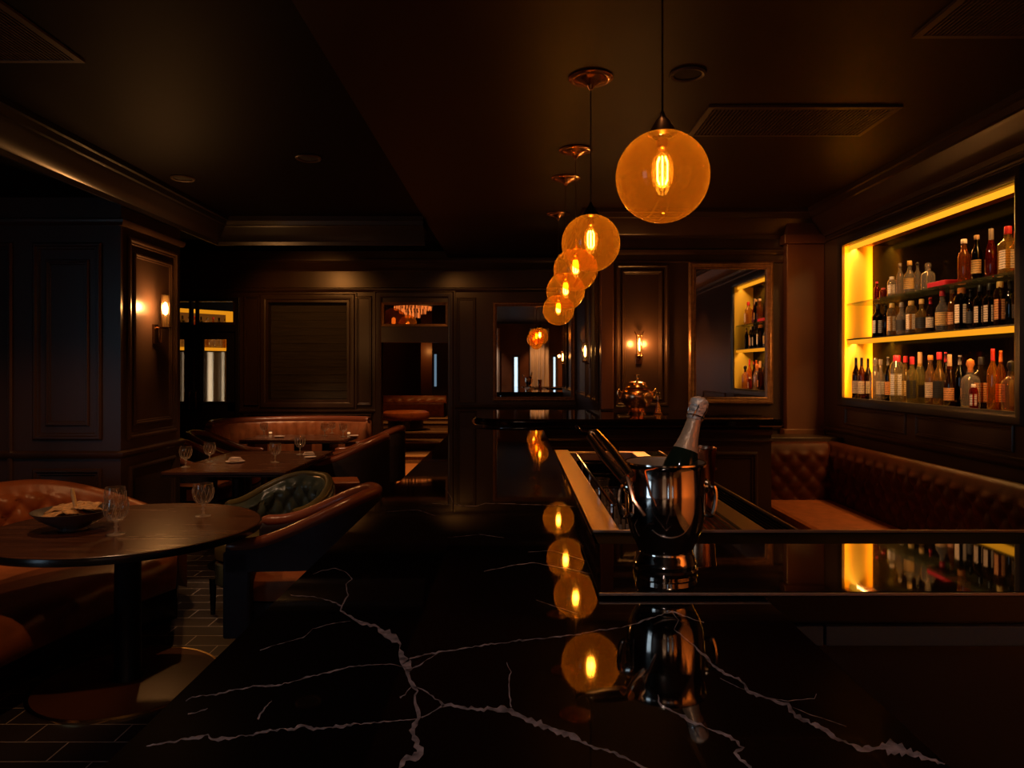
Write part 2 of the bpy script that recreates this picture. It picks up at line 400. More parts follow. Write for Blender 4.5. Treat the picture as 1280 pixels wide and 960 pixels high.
for x0, x1 in ((-4.55, -4.05), (-4.0, -3.50)):
    t = MB(); t.frame((x0, 9.0, 2.06), (1, 0, 0), (0, 0, 1), (0, -1, 0), x1-x0, .32, [(0, -.05), (0, .02), (.03, .02), (.035, -.02)])
    T = t.build('transom', 'wall', do)
    MB().box(x0+.03, 9.022, 2.08, x1-.03, 9.028, 2.36).build('pane', 'window_glass', T)

# left pillar and the walls that close the room
w = MB().box(-6, 5.1, 0, -2.8, 6.0, 2.72)
for x0, x1, z0, z1, s in ((-3.42, -2.93, 1.0, 2.40, 1), (-3.33, -3.02, 1.1, 2.28, .7), (-3.42, -2.93, .2, .8, 1), (-4.1, -3.56, .2, 2.40, 1), (-5.0, -4.2, .2, 2.4, 1)):
    w.frame((x0, 5.1, z0), (1, 0, 0), (0, 0, 1), (0, -1, 0), x1-x0, z1-z0, [(p*s, q*s) for p, q in PANEL])
w.frame((-2.8, 5.18, .99), (0, 1, 0), (0, 0, 1), (1, 0, 0), .75, 1.47, PANEL)
w.frame((-2.8, 5.265, 1.09), (0, 1, 0), (0, 0, 1), (1, 0, 0), .58, 1.27, [(p*.7, q*.8) for p, q in PANEL])
w.frame((-2.8, 5.2, .2), (0, 1, 0), (0, 0, 1), (1, 0, 0), .70, .60, PANEL)
for z in (2.55, .90, .1): w.sweep([(-6, 5.1), (-2.8, 5.1), (-2.8, 6.0), (-6, 6.0)], RAIL, z)
struct(w, 'wall_pillar', 'wall', smooth=30)
struct(MB().box(-6.1, -4.1, 0, -6, 9.12, 3.05), 'wall_left', 'wall_black')
w = MB(); WN = [(-.07, .07), (1.12, 1.22)]
xs = [-6.0]+[x for p in WN for x in p]+[3.0]
for k in range(0, len(xs), 2): w.box(xs[k], -4.1, 0, xs[k+1], -3.95, 3.05)
for x0, x1 in WN: w.box(x0, -4.1, 0, x1, -3.95, .9); w.box(x0, -4.1, 1.9, x1, -3.95, 3.05)
struct(w, 'wall_behind', 'wall_brown')
for k, (x0, x1) in enumerate(WN):
    z0, z1 = .9, 1.9
    f = MB().frame((x1, -3.95, z0), (-1, 0, 0), (0, 0, 1), (0, 1, 0), x1-x0, z1-z0, [(-.05, 0), (-.05, .03), (.02, .03), (.02, -.06)])
    fo = struct(f, 'window_%d' % (k+3), 'wall_black')
    MB().box(x0, -4.06, z0, x1, -4.05, z1).build('pane', 'daylight', fo)

f = MB().frame((-6, -3.4, .2), (0, 1, 0), (0, 0, 1), (1, 0, 0), 1.8, 2.45, [(-.06, 0), (-.06, .05), (.03, .05), (.03, .0)])
f.box(-5.995, -2.53, .2, -5.96, -2.47, 2.65); f.box(-5.995, -3.4, 1.4, -5.96, -1.6, 1.45)
fo = struct(f, 'window_7', 'wall_black'); MB().box(-5.999, -3.4, .2, -5.990, -1.6, 2.65).build('pane', 'daylight', fo)
light('AREA', 'window_daylight', (-5.9, -2.5, 1.4), 2.4, BLUE, size=1.8, sy=2.4, target=(4, -2.2, 1.3))

# ------------------------------------------------------------------ rooms beyond the far wall
struct(MB().box(-3.3, 9.12, -.12, .6, 11.5, 0), 'floor_hall', 'wood_floor')
st = MB(); ns = MB()
ST = [(11.5, .13), (12.3, .26), (12.9, .38), (13.9, .48), (14.3, .54)]
for k, (y, h) in enumerate(ST):
    st.box(-3.3, y, 0, .6, 17.0 if k == 4 else ST[k+1][0]+.01, h)
    ns.box(-3.3, y-.02, h-.02, .6, y+.03, h+.004)
so = struct(st, 'stairs', 'step'); ns.build('nosing', 'nosing', so)
w = MB().box(-3.4, 9.12, 0, -3.3, 17, 3.4); w.box(.6, 9.12, 0, .7, 17, 3.4); w.box(-3.4, 17, 0, .7, 17.1, 3.4)
w.box(-2.05, 15.5, .54, -1.75, 15.6, 3.2)
struct(w, 'wall_hall', 'wall_brown')
struct(MB().box(-3.4, 9.12, 3.2, .7, 17.1, 3.3), 'ceiling_hall', 'ceil')
pn = MB().box(-1.71, 14.98, 1.15, -1.64, 15.0, 1.82)
# slit window of the hall on its own pier
pier = MB().box(-1.75, 15.0, .54, -1.0, 15.1, 3.2); pi = struct(pier, 'wall_pier', 'wall_black')
pn = MB().box(-1.70, 14.975, 1.15, -1.655, 15.0, 1.82); struct(pn, 'window_6', emat('slit_daylight', (.35, .55, .75), .28))
# chandelier, hall lamps
def chandelier():
    t = thing('chandelier', 'glowing tiered crystal chandelier seen through the transom above the doorway', 'chandelier', (-1.76, 12.3, 2.48))
    MB().tube([(0, 0, .75), (0, 0, .12)], .012, 8).build('stem', 'brass', t)
    MB().lathe([(.02, .12), (.33, .12), (.34, .09), (.32, .09)], seg=32).build('crown', 'brass', t)
    for R, z0, z1, n in ((.31, .10, .03, 36), (.22, .06, -.03, 26), (.12, .0, -.10, 14)):
        for k in range(n):
            a = 2*PI*k/n; m = MB()
            m.lathe([(.002, z1), (.011, z1+.02), (.011, z0-.01), (.003, z0)], (R*math.cos(a), R*math.sin(a), 0), 6)
            m.build('crystal_drop', 'crystal' if k % 3 else 'crystal_dim', t)
chandelier()
for k, (x, y, D, r, lb) in enumerate(((492, 401, 10.9, .19, 'larger amber globe lamp glowing behind the transom, left of its neighbour'), (510, 405, 11.2, .14, 'smaller amber globe lamp behind the transom, beneath the chandelier'))):
    p = px(x, y, D); t = thing('globe_lamp', lb, 'lamp', p, group='globe lamps of the hall')
    MB().lathe([(.03, r*.99)]+[(r*math.sin(PI*q/14), r*math.cos(PI*q/14)) for q in range(1, 14)]+[(.004, -r)], seg=24).build('shade', 'globe', t, smooth=True)
    MB().lathe([(0, -r*.3), (r*.16, -r*.2), (r*.16, r*.2), (0, r*.3)], seg=12).build('bulb', 'crystal', t, smooth=True)
    light('POINT', 'globe_lamp_light', p, 4.5, ORANGE, .03)
    MB().tube([(0, 0, r*.98), (0, 0, 3.2-p.z)], .006, 6).build('cord', 'black', t)
t = thing('ottoman', 'round tan leather ottoman on the carpeted steps beyond the doorway', 'ottoman', (-2.05, 13.38, .38))
MB().lathe([(.30, 0), (.33, .02), (.33, .18), (.30, .2)], seg=36).build('base', 'black', t, smooth=True)
MB().lathe([(.2, .18), (.40, .19), (.44, .22), (.45, .27), (.43, .325), (.38, .35), (0.001, .36)], seg=40).build('seat', 'leather_seat', t, smooth=True)
light('SPOT', 'hall_floor_spot', (-1.3, 10.3, 3.15), 450, ORANGE, .05, target=(-1.35, 10.4, 0), angle=60)
light('SPOT', 'hall_step_spot', (-1.6, 12.6, 3.15), 130, ORANGE, .05, target=(-1.7, 13.3, .4), angle=75)
light('POINT', 'hall_wall_light', (-1.9, 15.2, 1.9), 3, ORANGE, .05)
# back room behind the glazed door: lit bottle case and curtain
w = MB().box(-6, 12.6, 0, -3.4, 12.7, 3.05); w.box(-6.1, 9.12, 0, -6.0, 12.7, 3.05)
struct(w, 'wall_back_room', 'wall_black')
struct(MB().box(-6, 9.12, -.12, -3.4, 12.7, 0), 'floor_back_room', 'floor'); struct(MB().box(-6.1, 9.12, 2.98, -3.4, 12.7, 3.05), 'ceiling_back_room', 'ceil_shade')
def curtain(name, label, x0, x1, y, z0, z1, mat, amp=.035, wl=.13, group=None, side=False):
    m = MB(); n = int((x1-x0)/wl*10); rs = [[], []]
    for i in range(n+1):
        x = x0+(x1-x0)*i/n; dy = amp*math.sin(2*PI*(x-x0)/wl)+amp*.4*math.sin(2*PI*(x-x0)/wl*.37+1)
        rs[0].append((x, y+dy, z0)); rs[1].append((x, y+dy*.8, z1))
    if side: rs = [[(b_, a_, c_) for a_, b_, c_ in r_] for r_ in rs]
    m.rings(rs, False); o = m.build(name, mat, smooth='all'); return tag(o, label, 'curtain', group)
curtain('curtain', 'pale pleated curtain hanging behind the glazed double door', -5.9, -3.95, 11.5, .02, 1.78, 'curtain', wl=.21, amp=.06)
curtain('curtain', 'cream curtain between the two slit windows, seen in the far mirror', .42, 1.0, -3.82, .05, 2.75, 'curtain')
curtain('curtain', 'added cream reflector curtain on the dining side of the slit windows behind the viewer', -1.5, -.5, -3.82, .05, 2.75, 'curtain')  # unseen curtain, added for its pale streak in the bucket
curtain('curtain', 'added amber reflector curtain on the bottle wall side of the slit windows behind the viewer', 1.5, 2.3, -3.82, .05, 2.75, 'warm_reflector')  # unseen curtain, added as a warm reflector for the bucket
curtain('curtain', 'added amber reflector curtain along the bottle wall behind the viewer', -1.9, .9, 2.60, .05, 2.75, 'warm_reflector', side=True)  # unseen curtain, added to give the bucket its orange side
light('AREA', 'curtain_fill', (-3.55, 11.2, 1.2), 26, (1, .82, .60), .3, sy=1.2, target=(-5.2, 11.45, 1.2))  # lamp added beside the curtain to bring out its pleats

# ------------------------------------------------------------------ bottles
GL = {}
def bottle_glass(col):
    k = tuple(col)
    if k not in GL:
        lum = max(col)
        GL[k] = thin_glass('bottle_glass_%d' % len(GL), [min(1, c*1.0+.02) for c in col], .16 if lum > .5 else .05, [min(1, c*.9+.01) for c in col], ior=1.6, refl=1.5, edge=.25, rough=.03)
    return GL[k]
SM = {}
def solid(col, kind='cap'):
    k = (kind,)+tuple(col)
    if k not in SM:
        SM[k] = paper_mat('label_paper_%d' % len(SM), col) if kind == 'label' else pmat('%s_colour_%d' % (kind, len(SM)), col, .35)
    return SM[k]
PROF = {  # (radius, height) of the glass as fractions of r and h, label zone, cap zone
 'wine':      ([(.0, 0), (.9, 0), (1, .02), (1, .56), (.93, .64), (.62, .71), (.40, .77), (.36, .82), (.36, .97), (.0, .97)], (.14, .44), (.36, .80, 1.0), 0),
 'champagne': ([(.0, 0), (.9, 0), (1, .02), (1, .40), (.88, .54), (.58, .68), (.40, .78), (.36, .86), (.36, .98), (.0, .98)], (.12, .36), (.40, .72, 1.0), 0),
 'whisky':    ([(.0, 0), (.93, 0), (1, .02), (1, .60), (.92, .66), (.55, .72), (.40, .76), (.38, .88), (.0, .88)], (.12, .50), (.46, .84, 1.0), .55),
 'round':     ([(.0, 0), (.85, 0), (.97, .06), (1, .2), (1, .46), (.9, .57), (.55, .66), (.36, .72), (.33, .88), (.0, .88)], (.14, .46), (.42, .86, 1.0), 0),
 'decanter':  ([(.0, 0), (.95, 0), (1, .02), (1, .50), (.96, .58), (.70, .64), (.40, .68), (.36, .76), (.44, .78), (.0, .78)], None, (.52, .78, 1.0), .4),
 'slim':      ([(.0, 0), (.93, 0), (1, .015), (1, .58), (.88, .66), (.52, .73), (.44, .78), (.42, .93), (.0, .93)], (.15, .45), (.50, .90, 1.0), 0),
 'squat':     ([(.0, 0), (.93, 0), (1, .03), (1, .70), (.88, .80), (.6, .86), (.55, .88), (.0, .88)], (.15, .6), (.62, .86, 1.0), .5),
}
def bottle(kind, loc, h, r, glass, cap, label=None, text='', group=None, facing=-PI*.80, parent_name='bottle', seg=20):
    prof, lz, (cr, c0, c1), sq = PROF[kind]
    t = thing(parent_name, text, 'bottle', loc, group=group)
    a0 = facing+PI/4 if sq else 0
    MB().lathe([(max(a*r, .0), z*h) for a, z in prof], seg=seg, sq=sq, a0=a0).build('glass_body', bottle_glass(glass), t, smooth=True)
    cm = MB()
    if kind == 'decanter':
        cm.lathe([(.3*r, .72*h), (.32*r, c0*h), (cr*.6*r, (c0+.03)*h), (cr*r, .88*h), (cr*.8*r, .96*h), (.0, c1*h)], seg=16)
        cm.build('stopper', bottle_glass(cap) if max(cap) > .8 else solid(cap), t, smooth=True)
    else:
        cm.lathe([(cr*r, c0*h), (cr*r*1.02, (c0+.02)*h), (cr*r*.98, (c1-.012)*h), (cr*r*.85, c1*h), (0, c1*h)], seg=16)
        cm.build('cap', solid(cap), t, smooth=40)
    if label and lz:
        lm = MB(); n = 14; rs = []
        for z in lz:
            ring = []
            for k in range(n+1):
                a = facing-1.25+2.5*k/n; q = 1
                if sq:
                    aa = a-a0; q = 1+sq*(1/max(abs(math.cos(aa)), abs(math.sin(aa)))-1)
                    aa = a
                ring.append((r*1.015*math.cos(a), r*1.015*math.sin(a), z*h) if not sq else (r*q*1.02*math.cos(a), r*q*1.02*math.sin(a), z*h))
            rs.append(ring)
        lm.rings(rs, False).build('paper_label', solid(label, 'label'), t, smooth='all')
    return t
CLEAR = (.93, .88, .80); AMB = (.85, .36, .06); DARK = (.06, .03, .02); GREEN = (.05, .08, .035); RED = (.55, .05, .03); GOLD = (.9, .62, .18); BROWN = (.30, .12, .04); ORNG = (1, .48, .06)
cRED = (.62, .03, .05); cBLK = (.015, .012, .012); cGOLD = (.75, .48, .16); cCORK = (.55, .34, .18); cWHT = (.8, .72, .62); cORG = (.75, .25, .05); cGRY = (.3, .24, .2)
lCRM = (.85, .66, .44); lWHT = (.88, .80, .70); lGLD = (.80, .50, .16); lBLK = (.03, .025, .02); lORG = (.8, .35, .12)
ORD = ['first', 'second', 'third', 'fourth', 'fifth', 'sixth', 'seventh', 'eighth', 'ninth', 'tenth', 'eleventh', 'twelfth', 'thirteenth', 'fourteenth', 'fifteenth', 'sixteenth', 'seventeenth', 'eighteenth', 'nineteenth', 'twentieth', 'twenty-first', 'twenty-second', 'twenty-third', 'twenty-fourth']
def bottle_row(rows, z, where, group, X=2.80):
    for i, (x, top, kind, wpx, gl, cap, lab, desc, dx) in enumerate(rows):
        xx = X+dx; D = xx*900/(x-645); h = EYE-(top-462)*D/900-z
        r = wpx*D/900/2*.93
        bottle(kind, (xx, D, z), h, r, gl, cap, lab, '%s, %s from far end of %s' % (desc, ORD[i], where), group)
top_row = [
 (1096, 352, 'slim', 7, RED, cRED, None, 'small slender red bottle', 0),
 (1104, 360, 'squat', 8, RED, cRED, None, 'tiny red miniature bottle', 0),
 (1115, 346, 'squat', 10, CLEAR, cWHT, lWHT, 'short frosted square bottle', 0),
 (1125, 329, 'slim', 9, CLEAR, cGRY, None, 'slim clear bottle with a long neck', .03),
 (1137, 326, 'round', 14, CLEAR, cGOLD, lGLD, 'rounded clear bottle with gold label', 0),
 (1147, 328, 'slim', 8, CLEAR, cBLK, None, 'narrow tall empty-looking clear bottle', .03),
 (1160, 328, 'decanter', 15, CLEAR, (.9, .85, .8), None, 'cut glass decanter with a broad body', 0),
 (1205, 299, 'slim', 15, AMB, cWHT, None, 'amber bottle with a white cap', 0),
 (1221, 294, 'slim', 13, DARK, cCORK, lGLD, 'dark bottle with sparkling gold label', 0),
 (1239, 286, 'champagne', 15, RED, cGRY, None, 'deep red bottle with a thin tapering neck', .02),
 (1260, 283, 'whisky', 20, GOLD, cRED, lCRM, 'broad gold whisky bottle with red cap', 0),
 (1271, 288, 'whisky', 14, AMB, cRED, lORG, 'amber bottle with a dark red cap', .075)]
mid_row = [
 (1097, 380, 'whisky', 12, DARK, cBLK, lWHT, 'dark square bottle with a pale label', 0),
 (1107, 381, 'wine', 9, DARK, cBLK, None, 'plain dark bottle with a black top', .03),
 (1115, 379, 'squat', 11, (.85, .66, .38), cGOLD, lCRM, 'tall cream coloured flask', 0),
 (1127, 378, 'round', 14, CLEAR, cGRY, lBLK, 'clear round bottle with a black label', 0),
 (1139, 376, 'squat', 12, (.85, .62, .30), cGOLD, lCRM, 'golden cream flask with square shoulders', .02),
 (1152, 374, 'round', 15, GOLD, cGOLD, lBLK, 'gold shouldered bottle with a black label', 0),
 (1163, 372, 'wine', 11, BROWN, cRED, lCRM, 'brown bottle with a tall cream label', .02),
 (1178, 363, 'round', 17, CLEAR, cRED, lGLD, 'wide clear bottle with a red stopper', 0),
 (1190, 362, 'slim', 10, AMB, cGOLD, lORG, 'orange amber bottle with a gold top', .03),
 (1202, 360, 'squat', 16, DARK, cORG, lCRM, 'dark squat bottle with an orange cap', 0),
 (1213, 362, 'wine', 10, DARK, cBLK, lBLK, 'slim black bottle without pale label', .02),
 (1225, 356, 'whisky', 14, DARK, cBLK, lCRM, 'black whisky bottle with a cream label', 0),
 (1237, 354, 'whisky', 14, DARK, cBLK, lCRM, 'black whisky bottle with a wide cream label', .0),
 (1250, 352, 'squat', 13, BROWN, cGOLD, lORG, 'brown flask with an orange label', .01),
 (1262, 350, 'wine', 11, GREEN, cBLK, None, 'dark green bottle without label', .03),
 (1271, 348, 'wine', 11, DARK, cCORK, lBLK, 'dark bottle with a cork top', .0)]
low_row = [
 (1070, 447, 'wine', 10, DARK, cBLK, lCRM, 'dark wine bottle with cream label', -.04),
 (1077, 447, 'wine', 10, BROWN, cBLK, lCRM, 'brown wine bottle with a wide cream label', -.035),
 (1085, 448, 'wine', 9, DARK, cBLK, lWHT, 'black wine bottle with a low white label', .05),
 (1094, 447, 'decanter', 13, CLEAR, (.9, .85, .8), None, 'clear cut decanter', -.03),
 (1101, 449, 'round', 12, CLEAR, cGRY, lWHT, 'clear spirit bottle with a white label', .06),
 (1110, 446, 'wine', 8, DARK, cGRY, lORG, 'slim black bottle with grey top', .02),
 (1121, 444, 'squat', 15, (.82, .72, .45), cRED, lWHT, 'pale bottle sealed with red wax', -.03),
 (1132, 445, 'round', 13, GOLD, cRED, lCRM, 'yellow gold bottle with a red cap', .07),
 (1140, 446, 'whisky', 12, (.8, .7, .28), cRED, lBLK, 'greenish gold bottle with red cap and black base', -.04),
 (1150, 440, 'champagne', 14, (.82, .74, .36), cCORK, lBLK, 'tall yellow bottle with black label', .045),
 (1163, 444, 'slim', 13, (.85, .55, .28), cORG, lCRM, 'tan bottle wrapped in a tall cream label', 0),
 (1174, 440, 'round', 15, GOLD, cRED, lBLK, 'gold shouldered bottle with black label', .0),
 (1182, 440, 'wine', 10, DARK, cRED, None, 'dark bottle with a crimson capsule', .05),
 (1187, 443, 'champagne', 14, BROWN, cCORK, lORG, 'brown sparkling wine bottle with a tan capsule', -.03),
 (1200, 444, 'wine', 12, DARK, cGRY, None, 'plain black bottle with a grey capsule', .05),
 (1213, 448, 'decanter', 20, CLEAR, cORG, None, 'large clear decanter with a copper stopper', -.005),
 (1217, 480, 'squat', 9, RED, cWHT, lWHT, 'tiny red miniature before the large decanter', -.055),
 (1227, 446, 'whisky', 17, (.5, .3, .16), cBLK, lORG, 'smoky whisky bottle with a black stopper', .075),
 (1241, 436, 'wine', 14, ORNG, cRED, None, 'bright orange liquor bottle with a red capsule', -.02),
 (1251, 438, 'wine', 12, AMB, cORG, lORG, 'amber bottle with a rust capsule', .05),
 (1264, 450, 'decanter', 20, (.85, .55, .32), cBLK, None, 'ribbed copper tinted decanter with dark stopper', -.02),
 (1271, 441, 'slim', 9, DARK, cRED, None, 'dark bottle with a maroon cap', .06)]
ZB, ZM, ZT = 1.262, 1.752, 2.040
bottle_row(top_row, ZT, 'glass top shelf', 'bottles on the glass top shelf')
bottle_row(mid_row, ZM, 'lit middle shelf', 'bottles on the lit middle shelf')
bottle_row(low_row, ZB, 'bottom shelf', 'bottles on the bottom shelf')
p = Vector((2.80, 2.8*900/(1181-645), ZT))
tag(MB().box(p.x-.06, p.y-.10, p.z, p.x+.05, p.y+.10, p.z+.035).build('carton', solid(cRED, 'carton'), bevel=.004), 'flat red carton lying on the glass top shelf', 'box')

# the built-in case
t = thing('bottle_case', 'built-in back-lit bottle case glowing amber in the panelled wall above the banquette', 'shelving', (2.7, 4.9, 1.26))
def LB(mb): mb.v = [(x-2.7, y-4.9, z-1.26) for x, y, z in mb.v]; return mb
LB(MB().frame((2.7, 5.93, 1.26), (0, -1, 0), (0, 0, 1), (-1, 0, 0), 2.07, 1.27, [(.012, -.02), (.012, .02), (-.02, .035), (-.05, .035), (-.06, .02), (-.06, 0)])).build('frame', 'wall_black', t, smooth=30)
LB(MB().box(2.93, 3.86, 1.26, 2.95, 5.93, 2.53)).build('back_mirror', 'mirror_dark', t)
LB(MB().box(2.7, 5.915, 1.26, 2.95, 5.945, 2.53)).build('side_panel', 'amber_wall', t)
LB(MB().box(2.7, 3.845, 1.26, 2.95, 3.875, 2.53)).build('side_panel', 'amber_wall', t)
LB(MB().box(2.7, 3.86, 2.515, 2.95, 5.93, 2.545)).build('top_panel', 'copper_leather', t)
LB(MB().box(2.69, 3.86, 1.235, 2.95, 5.93, ZB-.002)).build('bottom_board', 'wall', t)
LB(MB().box(2.715, 3.88, ZT-.016, 2.925, 5.91, ZT-.002)).build('glass_shelf', 'shelf_glass', t)
LB(MB().box(2.715, 3.88, ZM-.012, 2.925, 5.91, ZM-.002)).build('lit_shelf', 'black', t)
LB(MB().box(2.72, 3.88, ZM-.046, 2.76, 5.91, ZM-.013)).build('light_strip', 'led', t)
LB(MB().box(2.735, 3.88, 2.485, 2.77, 5.91, 2.514)).build('light_strip', 'led_top', t)
LB(MB().box(2.716, 3.88, ZB-.0015, 2.724, 5.91, ZB+.004)).build('light_strip', 'led', t)
AM = (1, .37, .012); CASE = (1, .46, .12)
light('AREA', 'case_top_light', (2.787, 4.9, 2.502), 10, CASE, .04, sy=2.0, target=(2.86, 4.9, 1.6))
light('AREA', 'case_shelf_light', (2.778, 4.9, 1.728), 10, CASE, .03, sy=2.0, target=(2.84, 4.9, 1.2))
for o in (bpy.data.objects['case_top_light'], bpy.data.objects['case_shelf_light']):
    d_ = Vector((-.6, 0, -.8)); o.rotation_euler = d_.to_track_quat('-Z', 'X').to_euler()
    o.data.size, o.data.size_y = 2.0, .02
    # long side along the shelf
    z_ = -d_.normalized(); x_ = Vector((0, 1, 0)); y_ = z_.cross(x_)
    o.rotation_euler = Matrix((x_, y_, z_)).transposed().to_euler()
for xx, pw in ((2.712, 1.5), (2.915, 1.6)):
    l = light('AREA', 'case_end_light', (xx, 5.872, 1.9), pw*.9, (1, .235, .006), .02, sy=1.25)
    z_ = Vector((0, -1, 0)); x_ = Vector((1, 0, 0)); y_ = z_.cross(x_)
    l.rotation_euler = Matrix((x_, y_, z_)).transposed().to_euler()
# warm spill from the case front towards the room


# the small lit case in the room behind the glazed door
t = thing('display_case', 'small glowing bottle case in the room behind the glazed double door', 'shelving', (-4.90, 10.25, 1.78), math.atan2(.70, .60))
MB().frame((0, 0, 0), (1, 0, 0), (0, 0, 1), (0, -1, 0), .92, .60, [(0, 0), (0, .02), (.045, .02), (.045, -.14)]).build('frame', 'led', t)
MB().box(0, .14, 0, .92, .15, .6).build('back_panel', emat('dim_back', (1, .30, .04), .12), t)
MB().box(0.02, .0, .26, .90, .14, .28).build('shelf', 'led', t)
mw = Matrix.Translation((-4.90, 10.25, 1.78)) @ Matrix.Rotation(math.atan2(.70, .60), 4, 'Z')
gls = [(CLEAR, cGOLD), (AMB, cRED), (CLEAR, cWHT), (DARK, cBLK), (GOLD, cCORK), (CLEAR, cGRY)]
for row, zz in ((0, .05), (1, .285)):
    for k in range(9):
        g, cp = gls[(k*2+row) % 6]
        p = mw @ Vector((.09+.092*k, .07, zz))
        bottle(['wine', 'whisky', 'round', 'slim'][k % 4], p, .18 if row == 0 else .22, .034, g, cp, None, '%s small bottle from the left, %s shelf of the case behind the glazed door' % (ORD[k], ('lower', 'upper')[row]), 'bottles in the case behind the glazed door', seg=10)
# ------------------------------------------------------------------ the bar
ZT_BAR = 1.10
t = thing('bar_counter', 'long black marble bar counter with white veins running away from the viewer', 'bar counter', (0, 0, 0))
b = MB().box(-.36, .45, .08, .13, 4.9, 1.055).box(.10, .45, .08, .40, 1.30, 1.055)
for k in range(5):
    b.frame((-.36, 1.0+.78*k+.70, .2), (0, -1, 0), (0, 0, 1), (-1, 0, 0), .70, .75, PANEL)
b.build('base', 'black', t, smooth=30)
MB().box(-.34, .47, 0, .11, 4.88, .08).build('kick_plate', 'bronze', t)
top = MB()
# L-shaped marble top as one slab with rounded (chamfered) edges
out = [(-.42, .42), (.44, .42), (.44, 1.613), (.187, 1.613), (.187, 4.93), (-.42, 4.93)]
def inset(P, d):
    r = []; n = len(P)
    for i in range(n):
        a, b_, c_ = Vector(P[i-1]), Vector(P[i]), Vector(P[(i+1) % n])
        d1 = (b_-a).normalized(); d2 = (c_-b_).normalized(); n1 = Vector((-d1.y, d1.x)); n2 = Vector((-d2.y, d2.x))
        m = n1+n2; m /= max(.2, m.dot(n1)); r.append(b_+m*d)
    return r
rs = [[(p[0], p[1], 1.055) for p in out], [(p[0], p[1], 1.096) for p in out], [(*inset(out, .004), 1.10) for out_ in [0]][:0] or [(p.x, p.y, 1.10) for p in inset(out, .004)]]
top.rings(rs, True, True, True, 0)
rv = random.Random(3)
VEINS = [
 ([(440,724),(432,730),(435,744),(427,757),(426,763),(446,776),(472,783),(480,790),(491,797),(499,806),(501,816),(507,828),(508,838),(515,854),(521,864),(518,879),(522,897),(516,919),(524,941),(507,951),(497,962),(470,990)], [1,1.5,2,2,2.5,3,5,7,9,8,8,9,8,7,3,4,6,8,9,6,12,8]),
 ([(363,744),(378,745),(397,747),(412,751),(427,757)], [1,1.4,2,2,2]),
 ([(391,718),(403,713),(419,710),(432,715),(440,724)], [.6,.8,1,1,1]),
 ([(232,876),(240,871),(250,870),(270,868),(295,862),(316,858),(344,857),(372,850),(404,841),(425,837),(441,833),(465,831),(491,830),(508,835)], [1,1.5,2,2,2,2.5,2.5,2,2.5,2,2,1,1,1]),
 ([(183,933),(200,929),(222,925),(240,922),(260,919),(264,924),(290,923),(329,915),(355,911),(385,908),(392,911),(420,908),(447,905),(480,902),(516,899),(527,897)], [1.5,3,3,3,4,5,4,3,3,4,3,3.5,3,2,1.5,1.5]),
 ([(322,899),(325,893),(331,884),(340,876)], [2.5,2.5,2,1]), ([(235,893),(248,890),(260,885)], [2,2,1]),
 ([(325,813),(345,806),(379,797),(391,786),(412,780),(438,776)], [1,1,1,1,.8,.6]),
 ([(503,830),(513,823),(536,818),(570,812),(614,805),(645,801),(674,798),(713,794),(750,788),(780,784),(810,774),(839,764),(858,771),(880,778)], [1,2.5,2.5,2,2,2,2,1.6,1.6,1.8,2,1.8,1.4,1]),
 ([(839,764),(848,775),(843,787),(860,800),(881,819),(892,832),(909,844),(927,851),(935,864),(958,872),(984,881),(991,892),(1025,909),(1045,922),(1077,937),(1095,935),(1111,934),(1125,938),(1145,943),(1165,950),(1181,956)], [1,1,1.5,2,3,3,3.5,4,4,3.5,4,5,6,5,5,9,17,14,8,5,2]),
 ([(822,868),(825,881),(848,893),(875,906),(895,913),(912,921),(929,934),(918,941),(925,950),(937,960),(950,985)], [1,3,3,3.5,3.5,3.5,4,4,5,5,5]),
 ([(527,861),(541,870),(555,881),(585,885),(617,887),(639,887),(655,898),(685,910),(711,919),(735,931),(771,942),(790,951),(805,960),(840,980)], [1.5,2.5,3.5,4,5,8,7,7,8,3,3,3,3,3]),
 ([(527,897),(540,890),(555,881)], [2,2,2.5]), ([(633,828),(639,840),(635,856),(637,870),(639,884)], [1.2,2,2.5,2,2]),
 ([(527,861),(515,858),(506,868),(500,872)], [2,2,2,3]), ([(508,838),(520,834),(531,826),(545,818)], [2,2,1.5,1]),
 ([(605,714),(640,707),(667,703),(699,709),(725,714),(749,719)], [.7,1,.9,.9,.7,.6]),
 ([(540,629),(570,632),(596,633),(607,629),(640,630),(671,631),(700,632),(727,634)], [.5,.6,.8,.9,.9,.8,.7,.6]),
 ([(480,640),(520,637),(545,645)], [.5,.6,.5]), ([(670,750),(700,760),(722,767)], [.5,.8,.6]),
 ([(900,848),(925,860),(955,872),(985,876),(1018,873),(1020,867)], [.8,.8,.8,.8,1.2,1.5]), ([(991,884),(1015,894),(1030,898),(1058,908)], [.6,.9,.8,.5]),
 ([(660,690),(690,688),(730,700),(760,712)], [.4,.6,.6,.4]), ([(560,672),(600,668),(630,672)], [.4,.6,.4]),
 ([(556,610),(562,618),(566,628),(580,633)], [.5,.7,.6,.4]),
]
